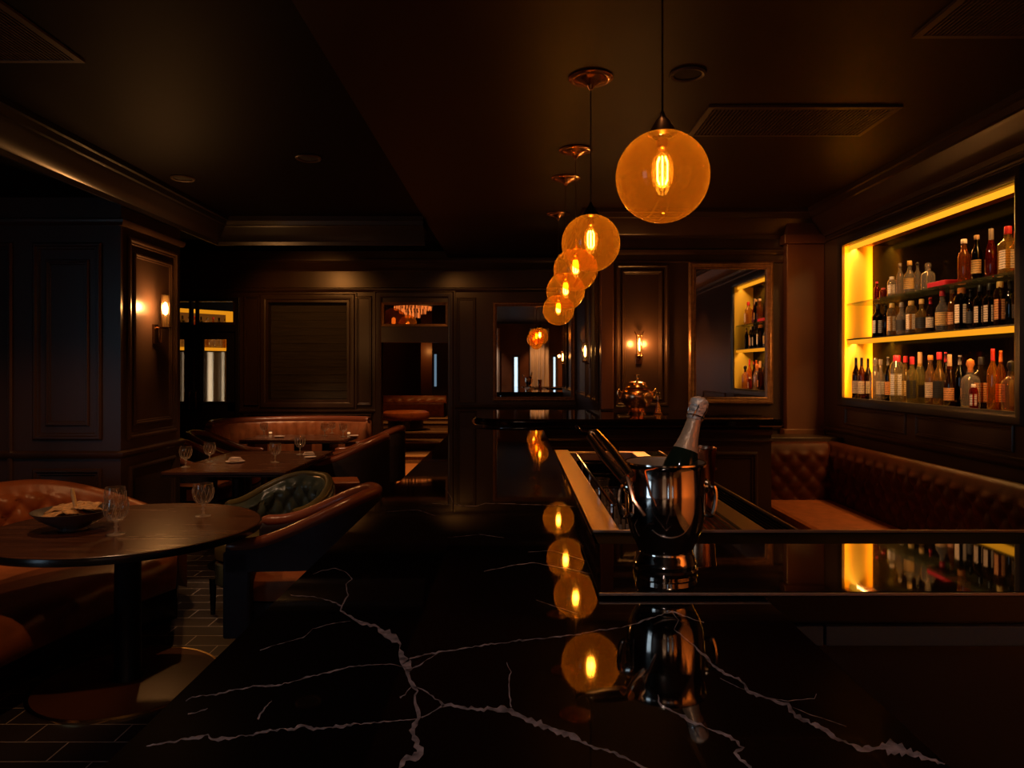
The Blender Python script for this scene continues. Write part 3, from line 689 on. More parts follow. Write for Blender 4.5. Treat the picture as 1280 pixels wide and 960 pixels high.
for pts, ws in VEINS:
    ws = [q*1.4 if q >= 2.9 else q*1.1 for q in ws]
    # vein traced on the slab, roughened at a fine step
    L = []
    for i in range(len(pts)-1):
        n = max(2, int(math.hypot(pts[i+1][0]-pts[i][0], pts[i+1][1]-pts[i][1])/4))
        for k in range(n):
            f = k/n; L.append((pts[i][0]+(pts[i+1][0]-pts[i][0])*f, pts[i][1]+(pts[i+1][1]-pts[i][1])*f, ws[i]+(ws[i+1]-ws[i])*f))
    L.append((*pts[-1], ws[-1]))
    A = []; B = []
    for i, (x, y, wd) in enumerate(L):
        a, c_ = L[max(i-1, 0)], L[min(i+1, len(L)-1)]
        dx, dy = c_[0]-a[0], c_[1]-a[1]; q = math.hypot(dx, dy) or 1
        nx, ny = -dy/q, dx/q; j = rv.uniform(-.7, .7)*min(wd, 3.5)
        w1, w2 = wd*.5*(.75*rv.uniform(.25, 1.45)+.25*math.sin(i*.7+len(pts))), wd*.5*(.75*rv.uniform(.25, 1.45)+.25*math.cos(i*.53))
        A.append(on_plane(x+nx*(w1+j*.5), y+ny*(w1+j*.5), 1.1003)); B.append(on_plane(x-nx*(w2-j*.5), y-ny*(w2-j*.5), 1.1003))
    top.rings([A, B], False, mi=1)
top.build('marble_top', ['marble', 'vein'], t)

t = thing('service_slab', 'polished black service slab set across the bar, carrying the champagne bucket', 'counter', (0, 0, 0))
MB().box(.145, 1.262, 1.1006, 2.45, 1.615, 1.110).build('slab', 'slab', t, bevel=.003)
MB().box(.145, 1.2565, 1.1050, 2.45, 1.2618, 1.1095).build('edge_trim', 'rail_metal', t, bevel=.001)
MB().box(.46, 1.40, .0, 2.45, 1.60, 1.10).build('cabinet', 'black', t)
for x0, x1 in ((.462, .592), (.596, 1.50), (1.504, 2.44)):
    MB().box(x0, 1.385, .968, x1, 1.40, 1.006).build('drawer_front', 'steel_dark', t, bevel=.002)
t = thing('bar_rail', 'black rubber-topped rail with bright metal edges along the back of the service slab', 'bar rail', (0, 0, 0))
MB().box(.19, 1.625, 1.05, 2.45, 1.775, 1.098).build('rail_body', 'rubber', t)
for y in (1.617, 1.775): MB().box(.19, y, 1.085, 2.45, y+.009, 1.104).build('metal_edge', 'rail_metal', t, bevel=.0015)

# stainless well
t = thing('bar_well', 'stainless steel bar well with tan-lit rims between the bar and the banquette', 'sink unit', (0, 0, 0))
MB().box(.190, 1.79, 1.06, .262, 3.62, 1.097).build('left_rim', 'steel', t, bevel=.003)
MB().box(.575, 1.79, 1.05, .645, 3.62, 1.088).build('right_rim', 'steel', t, bevel=.003)
MB().box(.262, 3.56, 1.05, .575, 3.62, 1.09).build('end_rim', 'steel', t, bevel=.003)
MB().box(.262, 1.79, 1.04, .575, 1.84, 1.08).build('end_rim', 'steel', t, bevel=.003)
MB().box(.200, 1.80, .0, .262, 3.60, 1.06).box(.575, 1.80, 0, .70, 3.60, 1.05).box(.262, 3.56, 0, .575, 3.6, 1.05).box(.262, 1.8, 0, .575, 1.84, 1.04).box(.262, 1.84, .80, .575, 3.56, .82).build('basin', 'black', t)
mt = MB().box(.648, 1.79, 1.06, .715, 3.62, 1.082)
for k in range(5): mt.box(.652+.013*k, 1.80, 1.082, .658+.013*k, 3.61, 1.088)
mt.build('ribbed_mat', 'rubber', t)
MB().box(.715, 1.79, 1.05, .722, 3.62, 1.092).build('outer_edge', 'steel', t)
tg = thing('drain_tray', 'black wire drain tray lying in the bar well beside the bucket', 'tray', (0, 0, 0))
MB().box(.43, 1.80, 1.081, .572, 2.36, 1.0835).build('tray_floor', 'copper', tg)
g = MB()
for k in range(9): g.tube([(.435+.0165*k, 1.805, 1.0935), (.435+.0165*k, 2.355, 1.0935)], .0026, 6)
for y in (1.805, 2.08, 2.355): g.tube([(.432, y, 1.0935), (.570, y, 1.0935)], .0035, 6)
for x in (.432, .570): g.tube([(x, 1.805, 1.0935), (x, 2.355, 1.0935)], .0035, 6)
for x in (.44, .562):
    for y in (1.82, 2.34): g.tube([(x, y, 1.083), (x, y, 1.0935)], .0035, 6)
g.build('wire_grid', 'black_metal', tg, smooth=True)
# bottle rack with dividers and mixing glasses in the well
t = thing('bottle_rack', 'black wire divider rack standing in the near side of the bar well', 'rack', (.33, 2.62, .8215))
r = MB()
for k in range(5):
    y = -.6+.3*k; r.tube([(-.06, y, 0), (-.06, y, .30), (.07, y, .30), (.07, y, 0)], .005, 6)
for z in (.02, .16, .30):
    for x in (-.06, .07): r.tube([(x, -.6, z), (x, .6, z)], .005, 6)
r.build('wire_frame', 'chrome', t, smooth=True)
MB().box(-.055, -.595, .0, .065, .595, .015).build('shelf', 'black', t)
for y, n in ((2.36, 'nearest the bucket'), (2.66, 'in the middle of the rack'), (2.95, 'at the far end of the rack')):
    t = thing('mixing_glass', 'cut crystal mixing glass in the wire rack, '+n, 'glass', (.335, y, .8375), group='mixing glasses in the rack')
    MB().lathe([(0, 0), (.040, 0), (.044, .012), (.047, .20), (.049, .215), (.0465, .215), (.044, .2), (.04, .02), (0, .018)], seg=24).build('bowl', 'clear', t, smooth=True)
    cu = MB()
    for k in range(12):
        a = 2*PI*k/12; x, y2 = .0465*math.cos(a), .0465*math.sin(a)
        cu.obox((x, y2, .10), (math.cos(a), math.sin(a), 0), (-math.sin(a), math.cos(a), 0), (0, 0, 1), .004, .010, .13)
    cu.build('cut_facets', 'cut', t, bevel=.002)

# champagne bucket
bx, by, bz = .290, 1.40, 1.1105
t = thing('champagne_bucket', 'polished silver champagne bucket with two ring handles on the service slab', 'ice bucket', (bx, by, bz))
prof = [(.0, .012), (.040, .012), (.0605, 0), (.0620, .006), (.059, .010), (.0605, .018), (.0570, .024), (.0560, .031), (.0525, .036), (.0520, .042), (.0570, .053), (.0645, .066), (.0708, .085), (.0742, .103), (.0762, .124), (.0766, .147), (.0766, .150), (.0766, .155), (.0760, .158), (.0759, .18), (.0754, .200), (.0765, .205), (.0785, .209), (.0780, .212), (.0745, .211)]
MB().lathe(prof, seg=64, cap=False).build('bucket_body', 'polished', t, smooth=35)
MB().lathe([(.0746, .2108), (.0732, .205), (.0732, .15), (.069, .105), (.06, .073), (.045, .054), (0, .052)], seg=64, cap=False).build('liner', 'liner', t, smooth=True)
for s in (-1, 1):
    d = Vector((s*.97, -.24 if s < 0 else -.1, 0)).normalized(); q = Vector((-d.y, d.x, 0))
    r0 = .0755; h = MB()
    h.lathe([(0, 0), (.014, 0), (.014, .006), (.008, .012), (0, .012)], d*(r0-.002)+Vector((0, 0, .165)), 14, axis=d)
    h.tube(catmull([d*(r0+.006)+Vector((0, 0, .168)), d*(r0+.018)+Vector((0, 0, .162)), d*(r0+.020)+Vector((0, 0, .135)), d*(r0+.012)+Vector((0, 0, .108)), d*(r0-.004)+Vector((0, 0, .115))], 6), .0048, 8)
    h.build('handle', 'polished', t, smooth=True)
# champagne bottle leaning in the bucket
t = thing('champagne_bottle', 'dark champagne bottle with silver foil neck leaning in the silver bucket', 'bottle', (.286, 1.408, 1.187))
ax = Vector((.040, .02, .1185)).normalized(); R_ = Vector((0, 0, 1)).rotation_difference(ax)
t.rotation_mode = 'QUATERNION'; t.rotation_quaternion = R_
H = .272
MB().lathe([(0, 0), (.032, 0), (.0355, .005), (.0355, .115), (.0335, .132), (.0285, .152), (.0225, .170), (.0185, .184)], seg=28, cap=False).build('glass_body', 'green_glass', t, smooth=True)
MB().lathe([(.0250, .163), (.0215, .174), (.0182, .190), (.0155, .210), (.0142, .228), (.0144, .231), (.0138, .233)], seg=28, cap=False).build('foil_collar', 'foil_gold', t, smooth=True)
cf = MB().lathe([(.0138, .226), (.0165, .229), (.0170, .236), (.0160, .241), (.0188, .246), (.0195, .258), (.0180, .268), (.010, .274), (0, .275)], seg=24)
cf.build('foil_cap', 'foil', t, smooth=True)
cg = MB()
for k in range(6):
    a = 2*PI*k/6; cg.tube([(.0172*math.cos(a), .0172*math.sin(a), .229), (.0205*math.cos(a+.3), .0205*math.sin(a+.3), .252), (.010*math.cos(a+.5), .010*math.sin(a+.5), .276)], .0011, 5)
cg.tube([(.0178*math.cos(2*PI*k/16), .0178*math.sin(2*PI*k/16), .234) for k in range(16)], .0013, 5, closed=True)
cg.build('wire_cage', 'chrome', t, smooth=True)
# long ice tongs through the left handle
t = thing('ice_tongs', 'long polished metal ice tongs leaning against the left side of the bucket', 'tongs', (0, 0, 0))
P0, P1 = px(741, 543, 1.47), px(784, 597, 1.335)
dv = (P1-P0); n1 = dv.normalized(); sd = n1.cross(Vector((0, 1, 0))).normalized()
for s, nm in ((-1, 'arm'), (1, 'arm')):
    MB().tube([P0+sd*s*.0085, P0.lerp(P1, .5)+sd*s*.0105, P1+sd*s*.0085], [.0070, .0088, .0078], 12).build(nm, 'tongs', t, smooth=True)
MB().tube([P0+sd*.0078, P0-n1*.010, P0-sd*.0078], .0055, 10).build('bow', 'tongs', t, smooth=True)
MB().tube([P0-n1*.004-sd*.003, px(727, 541, 1.49), px(720, 532, 1.50)], [.0036, .0042, .0030], 8).build('loop_end', 'chrome', t, smooth=True)
MB().tube([P1, px(792, 626, 1.302), px(806, 645, 1.293)], [.0050, .0046, .0044], 8).build('tip', 'copper', t, smooth=True)
# shaker tin standing in the well
t = thing('shaker_tin', 'tall copper-toned shaker tin standing behind the right side of the bucket', 'shaker', (.527, 2.06, 1.0965))
MB().lathe([(0, .002), (.030, 0), (.033, .006), (.040, .10), (.0445, .176), (.0462, .179), (.0445, .182), (.043, .176), (.038, .1), (.031, .01), (0, .008)], seg=40).build('tin', 'copper', t, smooth=True)

# ------------------------------------------------------------------ back counter, urn, bell
t = thing('back_counter', 'dark back counter with a polished top, below the mirrors at the bar end', 'counter', (0, 0, 0))
def rounded_end(x0, x1, y0, y1, r, n=10):
    P = [(x1, y0), (x1, y1), (x0+.02, y1)]
    cy = y0+r
    P += [(x0, y1-.05)] if y1-.05 > cy else []
    for k in range(n+1):
        a = PI+PI/2*k/n; P.append((x0+r+r*math.cos(a), cy+r*math.sin(a)))
    return P
P = rounded_end(-.34, 1.92, 5.2, 6.398, .34)
m = MB(); rs = []
for d_, z in ((.012, 1.085), (0, 1.095), (0, 1.125), (.012, 1.14)):
    rs.append([(x+(d_ if x < .2 and y < 6.3 else 0), y+(d_ if y < 5.6 else 0), z) for x, y in P])
m.rings(rs, True, True, True).build('counter_top', 'slab', t, smooth=30)
P2 = rounded_end(-.26, 1.88, 5.30, 6.398, .3)
m = MB().rings([[(x, y, z) for x, y in P2] for z in (0, 1.085)], True, True, True)
m.sweep([(-.0, 5.30), (1.88, 5.30)], RAIL, 1.05); m.sweep([(0, 5.30), (1.88, 5.30)], BEAD, .98)
m.build('carcass', 'wall', t, smooth=30)
for k, (x0, x1) in enumerate(((.20, .72), (.76, 1.28), (1.32, 1.80))):
    dm = MB().box(x0, 5.275, .12, x1, 5.298, .93); dm.frame((x0+.03, 5.275, .16), (1, 0, 0), (0, 0, 1), (0, -1, 0), x1-x0-.06, .74, PANEL)
    D_ = dm.build('door', 'wall', t, smooth=30)
    MB().lathe([(0, 0), (.006, 0), (.006, .012), (.014, .018), (.016, .026), (.010, .033), (0, .034)], (x1-.35 if k == 2 else x1-.04, 5.262, .78), 14, axis=(0, -1, 0)).build('knob', 'brass', D_, smooth=True)
t = thing('urn', 'round-bellied copper lidded urn standing on the back counter under the sconce', 'urn', (.995, 5.92, 1.141))
MB().lathe([(0, 0), (.07, 0), (.075, .012), (.055, .025), (.085, .05), (.122, .09), (.138, .13), (.135, .165), (.118, .19), (.085, .205), (.083, .212), (0, .212)], seg=40).build('belly', 'copper', t, smooth=True)
MB().lathe([(.098, .203), (.100, .210), (.088, .218), (.080, .240), (.074, .252), (.05, .262), (0, .266)], seg=36).build('lid', 'copper', t, smooth=True)
MB().lathe([(.009, .262), (.007, .275), (.013, .285), (.009, .297), (.010, .305), (.024, .310), (.022, .316), (0, .317)], seg=18).build('finial', 'brass', t, smooth=True)
for s in (-1, 1):
    MB().tube(catmull([(s*.132, 0, .175), (s*.152, 0, .195), (s*.160, 0, .165), (s*.150, 0, .135), (s*.134, 0, .125)], 5), .006, 8).build('handle', 'brass', t, smooth=True)
t = thing('hand_bell', 'small copper hand bell with a loop handle beside the urn', 'bell', (1.155, 5.86, 1.141))
MB().lathe([(.036, 0), (.038, .004), (.027, .012), (.021, .05), (.014, .088), (0, .094)], seg=24).build('bell_cup', 'copper', t, smooth=True)
MB().tube([(0, 0, .09), (0, 0, .12), (0, 0, .145)], [.006, .009, .006], 10).build('grip', 'copper', t, smooth=True)
MB().tube([(.014*math.cos(2*PI*k/14), 0, .160+.016*math.sin(2*PI*k/14)) for k in range(14)], .004, 6, closed=True).build('loop', 'brass', t, smooth=True)

# mirrors
def mirror(name, label, x0, x1, z0, z1, y, fw):
    t = thing(name, label, 'mirror', ((x0+x1)/2, y, z0))
    w, h = x1-x0, z1-z0
    MB().frame((-w/2, 0, 0), (1, 0, 0), (0, 0, 1), (0, -1, 0), w, h, [(0, .002), (0, .03), (.012, .045), (.022, .045), (.028, .036), (fw*.75, .03), (fw*.85, .036), (fw, .03), (fw, .008)]).build('frame', 'gilt', t, smooth=30)
    MB().box(-w/2+fw*.8, -.012, fw*.8, w/2-fw*.8, -.004, h-fw*.8).build('mirror_glass', 'mirror', t)
mirror('wall_mirror', 'framed mirror over the back counter reflecting the glowing bottle case', 1.53, 2.275, 1.194, 2.453, 6.398, .062)
mirror('wall_mirror', 'bronze framed mirror on the far wall reflecting the hanging globes', -.29, .735, 1.11, 2.34, 8.998, .05)

# sconces
def sconce_front(loc, label, n, s=1.0):
    """caged tube sconce on a wall whose outward normal is n"""
    t = thing('wall_sconce', label, 'wall lamp', loc, math.atan2(n[1], n[0])-PI/2*0)
    # local +X = outward
    MB().box(0, -.03*s, -.165*s, .014, .03*s, -.07*s).build('back_plate', 'bronze', t, bevel=.003)
    MB().tube([(.01, 0, -.12*s), (.055*s, 0, -.12*s), (.055*s, 0, -.10*s)], .008*s, 8).build('arm', 'bronze', t, smooth=True)
    MB().lathe([(0, -.11*s), (.030*s, -.105*s), (.032*s, -.095*s), (.018*s, -.08*s), (0, -.08*s)], (.055*s, 0, 0), 16).build('cup', 'bronze', t, smooth=True)
    MB().lathe([(.021*s, -.09*s), (.022*s, .10*s)], (.055*s, 0, 0), 16, cap=False).build('glass_tube', 'bulb', t, smooth=True)
    MB().lathe([(0, -.055*s), (.010*s, -.04*s), (.012*s, .03*s), (.004*s, .06*s), (0, .062*s)], (.055*s, 0, 0), 12).build('flame_bulb', 'glow', t, smooth=True)
    c = MB()
    for k in range(3):
        a = PI/2+2*PI*k/3+.6
        c.tube([(.055*s+.028*s*math.cos(a), .028*s*math.sin(a), -.10*s), (.055*s+.028*s*math.cos(a), .028*s*math.sin(a), .09*s), (.055*s+.048*s*math.cos(a), .048*s*math.sin(a), .125*s)], .0042*s, 6)
    c.tube([(.055*s+.029*s*math.cos(2*PI*k/14), .029*s*math.sin(2*PI*k/14), .085*s) for k in range(14)], .004*s, 6, closed=True)
    c.build('cage', 'bronze', t, smooth=True)
    p = t.matrix_basis
    return t
sconce_front((1.09, 6.40, 1.715), 'caged tube wall sconce glowing on the panel above the urn', (0, -1, 0))
light('POINT', 'sconce_light', (1.03, 6.31, 1.73), 4.6, ORANGE, .02); light('POINT', 'sconce_light', (1.15, 6.31, 1.73), 4.6, ORANGE, .02)
sconce_front((.75, 7.24, 1.68), 'small caged wall sconce on the narrow return wall beside the far mirror', (-1, 0, 0))
light('POINT', 'sconce_light', (.64, 7.30, 1.70), 1.0, ORANGE, .02)
t = thing('pillar_sconce', 'candle wall sconce on a bracket arm, on the lit side of the dark pillar', 'wall lamp', (-2.8, 5.575, 1.83), 0)
MB().box(0, -.035, -.13, .016, .035, .02).build('back_plate', 'bronze', t, bevel=.003)
MB().tube([(.01, 0, -.01), (.05, 0, -.005), (.105, 0, -.005)], .009, 8).build('arm', 'bronze', t, smooth=True)
MB().tube([(.045, 0, -.01), (.048, 0, -.06), (.045, 0, -.12)], [.007, .006, .012], 8).build('drop', 'bronze', t, smooth=True)
MB().lathe([(0, -.012), (.045, -.006), (.046, .0), (0, .004)], (.085, 0, 0), 20).build('drip_dish', 'bronze', t, smooth=True)
MB().lathe([(.030, .0), (.030, .245)], (.085, 0, 0), 20, cap=False).build('glass_tube', 'bulb', t, smooth=True)
MB().lathe([(0, .09), (.018, .105), (.021, .15), (.012, .185), (0, .195)], (.085, 0, 0), 14).build('flame_bulb', 'glow', t, smooth=True)
MB().lathe([(.008, 0), (.008, .09)], (.085, 0, 0), 10).tube([(.117, .0, 0), (.117, .0, .25)], .0045, 6).tube([(.075, -.032, 0), (.075, -.032, .25)], .0045, 6).build('cage', 'bronze', t, smooth=True)
light('POINT', 'sconce_light', (-2.69, 5.50, 1.98), 13, (1, .42, .12), .025)

# ------------------------------------------------------------------ pendants
def pendant(x, y, z, r, label):
    t = thing('globe_pendant', label, 'pendant light', (x, y, ZC), group=None)
    dz = z-ZC
    MB().lathe([(.105, 0), (.108, -.006), (.100, -.012), (.085, -.014), (.075, -.022), (.045, -.030), (.020, -.042), (.008, -.06), (0, -.06)], seg=40).build('canopy', 'copper', t, smooth=30)
    MB().tube([(0, 0, -.055), (0, 0, dz+r+.035)], .0032, 8).build('cord', 'bronze', t)
    MB().lathe([(.006, dz+r+.055), (.010, dz+r+.040), (.020, dz+r+.030), (.040, dz+r-.004), (.044, dz+r-.012), (.030, dz+r-.02)], seg=28, cap=False).build('cap', 'bronze', t, smooth=True)
    MB().lathe([(.036, dz+r*.975)]+[(r*math.sin(PI*q/44), dz+r*.985*math.cos(PI*q/44)) for q in range(4, 44)]+[(0.001, dz-r*.985)], seg=64, cap=False).build('globe', 'globe', t, smooth=True)
    MB().lathe([(.012, dz+r*.98), (.016, dz+r*.8), (.016, dz+r*.62), (.010, dz+r*.58), (0, dz+r*.58)], seg=18).build('socket', 'copper', t, smooth=True)
    MB().lathe([(.012, dz+r*.60), (.016, dz+r*.52), (.030, dz+r*.36), (.034, dz+r*.10), (.028, dz-r*.18), (.012, dz-r*.28), (0, dz-r*.29)], seg=20, cap=False).build('bulb', 'bulb', t, smooth=True)
    f = MB()
    for k in range(6):
        a = 2*PI*k/6+.3; cx, cy = .017*math.cos(a), .017*math.sin(a)
        f.tube([(cx*.6, cy*.6, dz+r*.42), (cx, cy, dz+r*.30), (cx, cy, dz-r*.06), (cx*.6, cy*.6, dz-r*.16)], .0026, 5)
    f.build('filament', 'filament', t, smooth=True)
    light('POINT', 'pendant_light', (x, y, z+r*.1), 1.6, (1, .43, .085), .02)
GP = [(828, 221, 116, 'largest amber glass globe pendant, hanging nearest the viewer'), (738.5, 304, 73, 'second amber globe pendant along the bar, its copper canopy plainly visible'),
      (719.5, 337, 55, 'middle amber globe pendant of the row above the bar'), (707, 364, 48, 'fourth amber globe pendant along the bar, half behind its neighbours'),
      (698, 387.5, 39, 'smallest and farthest amber globe pendant over the bar')]
for x, y, d, lb in GP:
    D = 900*.28/d; p = px(x, y, D); pendant(p.x, p.y, p.z, .14, lb)

# ------------------------------------------------------------------ ceiling fittings
def vent(x0, x1, y0, y1, label, n=46):
    t = thing('ceiling_vent', label, 'vent', ((x0+x1)/2, (y0+y1)/2, ZC), group='ceiling vents')
    w, h = x1-x0, y1-y0
    MB().frame((-w/2, -h/2, 0), (1, 0, 0), (0, 1, 0), (0, 0, -1), w, h, [(0, 0), (0, .012), (.03, .014), (.036, .002)]).build('frame', 'vent', t)
    MB().box(-w/2+.02, -h/2+.02, -.003, w/2-.02, h/2-.02, -.001).build('backing', 'vent_dark', t)
    m = MB()
    for k in range(n):
        x = -w/2+.036+(w-.072)*(k+.5)/n; m.box(x-.004, -h/2+.03, -.012, x+.004, h/2-.03, -.004)
    for k in range(6):
        y = -h/2+.036+(h-.072)*(k+.5)/6; m.box(-w/2+.03, y-.002, -.011, w/2-.03, y+.002, -.005)
    m.build('grille', 'vent', t)
vent(1.02, 2.05, 3.81, 4.29, 'wide rectangular ceiling vent behind the nearest globe pendant')
vent(1.66, 2.45, 2.35, 3.02, 'ceiling vent nearest the bottle wall, cut by the frame corner', 40)
vent(-2.72, -1.95, 2.45, 3.26, 'ceiling vent over the dining side near the pillar', 40)
for (x, y, lb) in ((.81, 3.4, 'round ceiling disc between the nearest pendant and the wide vent'), (-1.37, 4.75, 'round recessed ceiling fitting over the middle of the dining side'), (-2.43, 5.25, 'round recessed ceiling fitting above the lit side of the pillar')):
    t = thing('ceiling_speaker', lb, 'ceiling fitting', (x, y, ZC), group='round ceiling fittings')
    MB().lathe([(.082, 0), (.085, -.006), (.078, -.014), (.066, -.010), (.066, -.002)], seg=32, cap=False).build('rim', 'vent', t, smooth=True)
    MB().lathe([(.066, -.004), (.03, -.007), (0, -.008)], seg=24, cap=False).build('cone', 'vent_dark', t, smooth=True)
for x, lit, lb in ((342, 1, 'small lit cylinder spotlight under the ceiling beyond the beam'), (458, 0, 'small unlit cylinder spotlight beyond the beam, nearer the doorway')):
    p = px(x, 293, 7.5); t = thing('cylinder_spotlight', lb, 'spotlight', (p.x, p.y, 2.98), group='cylinder spotlights')
    MB().lathe([(.045, 0), (.048, -.01), (.048, -.12), (.040, -.125), (.038, -.11)], seg=24, cap=False).build('housing', 'bronze', t, smooth=30)
    MB().lathe([(.039, -.112), (0, -.112)], seg=20, cap=False).build('lens', emat('lens_lit', (1, .6, .3), 2.5) if lit else 'vent_dark', t)
# ------------------------------------------------------------------ upholstery
def pillow(u, v, su, sv, depth):
    a, b = u/su+v/sv, u/su-v/sv
    return depth*(abs(math.sin(PI*a)*math.sin(PI*b))**.35)
def resample(P, step):
    P = [Vector(p) for p in P]; out = [P[0]]; acc = 0
    L = sum((P[i+1]-P[i]).length for i in range(len(P)-1)); n = max(2, int(L/step)); d = L/n; need = d
    for i in range(len(P)-1):
        a, b = P[i], P[i+1]; l = (b-a).length; pos = 0
        while l-pos >= need-1e-9 and len(out) < n:
            pos += need; out.append(a.lerp(b, pos/l)); need = d
        need -= (l-pos)
    if len(out) < n+1: out.append(P[-1])
    return out, d
def shell(path, th, ztop, zbot, disp=None, step=.03, nv=14, roll=.5, zout=None):
    """upholstered wall along an xy path; inner face on the LEFT of travel.  ztop/zbot are functions of 0..1"""
    P, d = resample(path, step); N = len(P); rs = []
    for i, p in enumerate(P):
        f = i/(N-1); a, b = P[max(i-1, 0)], P[min(i+1, N-1)]; t = (b-a).normalized(); n = Vector((-t.y, t.x))
        zt, zb = ztop(f), zbot(f); ring = []; R = th*roll
        for k in range(nv+1):
            v = zb+(zt-R-zb)*k/nv
            o = th/2+(disp(i*d, v, f) if disp else 0)*sstep(0, .12, k/nv)*sstep(1.02, .90, k/nv)
            ring.append((p.x+n.x*o, p.y+n.y*o, v))
        for k in range(1, 6):
            a_ = PI*k/6; o = th/2*math.cos(a_); ring.append((p.x+n.x*o, p.y+n.y*o, zt-R+R*math.sin(a_)))
        zo = zout(f) if zout else zb
        for k in range(4):
            v = zt-R+(zo-zt+R)*k/3; ring.append((p.x-n.x*th/2, p.y-n.y*th/2, v))
        rs.append(ring)
    return MB().rings(rs, True, True, True)
def rim_tube(path, th, ztop, r, step=.03):
    P, d = resample(path, step); N = len(P)
    return MB().tube([(p.x, p.y, ztop(i/(N-1))-r*.3) for i, p in enumerate(P)], [r*(.75 if i in (0, N-1) else 1) for i in range(N)], 10)

def chair(label, loc, rz, style='plum', group=None, legs=True, s=1.0):
    """barrel armchair; local +X is forward"""
    t = thing('barrel_chair', label, 'chair', loc, rz, group)
    hw, dp = .285, .33
    U = [(.34, -hw), (.2, -hw), (.02, -hw)]
    for k in range(1, 12):
        a = -PI/2-PI*k/12; U.append((-.02+.31*math.cos(a)*1.0, hw*math.sin(a)))
    U += [(.02, hw), (.2, hw), (.34, hw)]
    U = [(x, y) for x, y in U]
    if style == 'green': U = [(min(x, .16), y) for x, y in U if x != .2]
    U = [Vector(p) for p in reversed(U)]   # travel so that the inside is on the left
    def zt(f):
        q = abs(f-.5)*2           # 1 at arm tips, 0 at back
        return .655+(.145 if style == 'green' else .205)*sstep(.92, .12, q)
    def zb(f):
        q = abs(f-.5)*2
        return .30+.225*sstep(.36, .50, q)
    outer = {'plum': 'plum', 'green': 'green', 'ox': 'plum'}[style]
    if style == 'green':
        sh = shell(U, .075, zt, zb, lambda s_, v, f: pillow(s_, v-.4, .125, .17, .042)*sstep(1., .75, abs(f-.5)*2), step=.016, nv=26)
        sh.build('tufted_shell', 'green', t, smooth='all')
        rim_tube(U, .07, zt, .026).build('top_roll', 'olive', t, smooth=True)
    else:
        shell(U, .068, zt, zb).build('shell', outer, t, smooth=45)
        ins = [p*1 for p in U]
        rim_tube(U, .07, zt, .037).build('top_roll', 'leather_rim', t, smooth=True)
    for y in (-hw, hw) if style != 'green' else ():
        MB().box(.225, y-.034, .20, .355, y+.034, .62).build('arm_post', outer, t, bevel=.012)
    seat = MB(); 
    pts = []
    for k in range(40):
        a = 2*PI*k/40; e = .55
        x = .05+.31*math.copysign(abs(math.cos(a))**e, math.cos(a)); y = .25*math.copysign(abs(math.sin(a))**e, math.sin(a)); pts.append((x, y))
    seat.rings([[(.05+(x-.05)*q, y*q, z) for x, y in pts] for q, z in ((.9, .345), (1, .36), (1.01, .42), (.97, .455), (.85, .472), (.5, .48), (.02, .482))], True, True, True)
    seat.build('seat', 'olive' if style == 'green' else 'leather_seat', t, smooth=True)
    MB().rings([[(.05+(x-.05)*q, y*q, z) for x, y in pts] for q, z in ((.97, .20), (1.0, .21), (1.0, .33), (.96, .345))], True, True, True).build('seat_frame', outer, t, smooth=40)
    for x, y, tx in ((.29, -.25, 0), (.29, .25, 0), (-.22, -.2, -.05), (-.22, .2, -.05)):
        MB().lathe([(.014, 0), (.022, .22)], (0, 0, 0), 10).build('leg', 'black', t, smooth=True, loc=(x+tx*.3, y, 0))
    return t

chair('plum barrel chair with a brown leather rim, nearest the bar counter', (-1.075, 3.80, 0), PI+.05, 'plum')
chair('green tufted leather barrel chair behind the round table', (-1.50, 4.55, 0), -PI/2-.50, 'green')
chair('dark barrel chair with a sweeping back at the right end of the long table', (-1.57, 6.86, 0), PI+.12, 'ox')
chair('farther dark barrel chair beside the far booth table, behind another chair', (-1.58, 7.90, 0), PI+.05, 'ox')
chair('dark barrel chair at the end of the long table next to the pillar', (-2.92, 6.50, 0), -.05, 'ox')
chair('dark barrel chair behind the long table, turned to the far booth', (-2.98, 7.30, 0), .12, 'ox')

# ------------------------------------------------------------------ tables
t = thing('round_table', 'large round walnut table on a black pedestal, nearest the viewer', 'table', (-1.86, 3.45, 0))
MB().lathe([(0, .728), (.596, .728), (.60, .734), (.60, .746), (.594, .75), (0, .75)], seg=96).build('table_top', 'table', t, smooth=30)
MB().lathe([(.585, .715), (.605, .717), (.608, .737), (.604, .7485), (.600, .7485), (.600, .72)], seg=96, cap=False).build('edge_band', 'table_edge', t, smooth=30)
MB().lathe([(.075, .02), (.060, .05), (.058, .62), (.075, .66), (.10, .70), (.25, .715), (.25, .728)], seg=32, cap=False).build('pedestal', 'black_metal', t, smooth=30)
MB().lathe([(.0, .028), (.20, .027), (.395, .014), (.40, .010), (.40, 0)], seg=64, cap=False).build('base_plate', 'wall_brown', t, smooth=30)
MB().lathe([(.398, .0), (.412, .0), (.414, .010), (.406, .017), (.396, .0145)], seg=64, cap=False).build('brass_rim', 'brass', t, smooth=True)
t = thing('long_table', 'rectangular walnut table set with goblets beyond the pillar', 'table', (-2.145, 5.96, 0))
MB().box(-.455, -.69, .725, .455, .69, .75).build('table_top', 'table', t, bevel=.006)
MB().box(-.46, -.695, .712, .46, .695, .724).build('edge_band', 'table_edge', t, bevel=.003)
for y in (-.40, .40):
    MB().lathe([(.22, 0), (.22, .012), (.05, .03), (.045, .66), (.12, .71)], (0, y, 0), 24).build('pedestal', 'black_metal', t, smooth=30)
t = thing('booth_table', 'dark far table set with glasses in front of the curved copper booth', 'table', (-2.33, 7.95, 0))
MB().box(-.62, -.28, .722, .50, .36, .75).build('table_top', 'table', t, bevel=.006)
MB().box(-.625, -.285, .708, .505, .365, .721).build('edge_band', 'table_edge', t, bevel=.003)
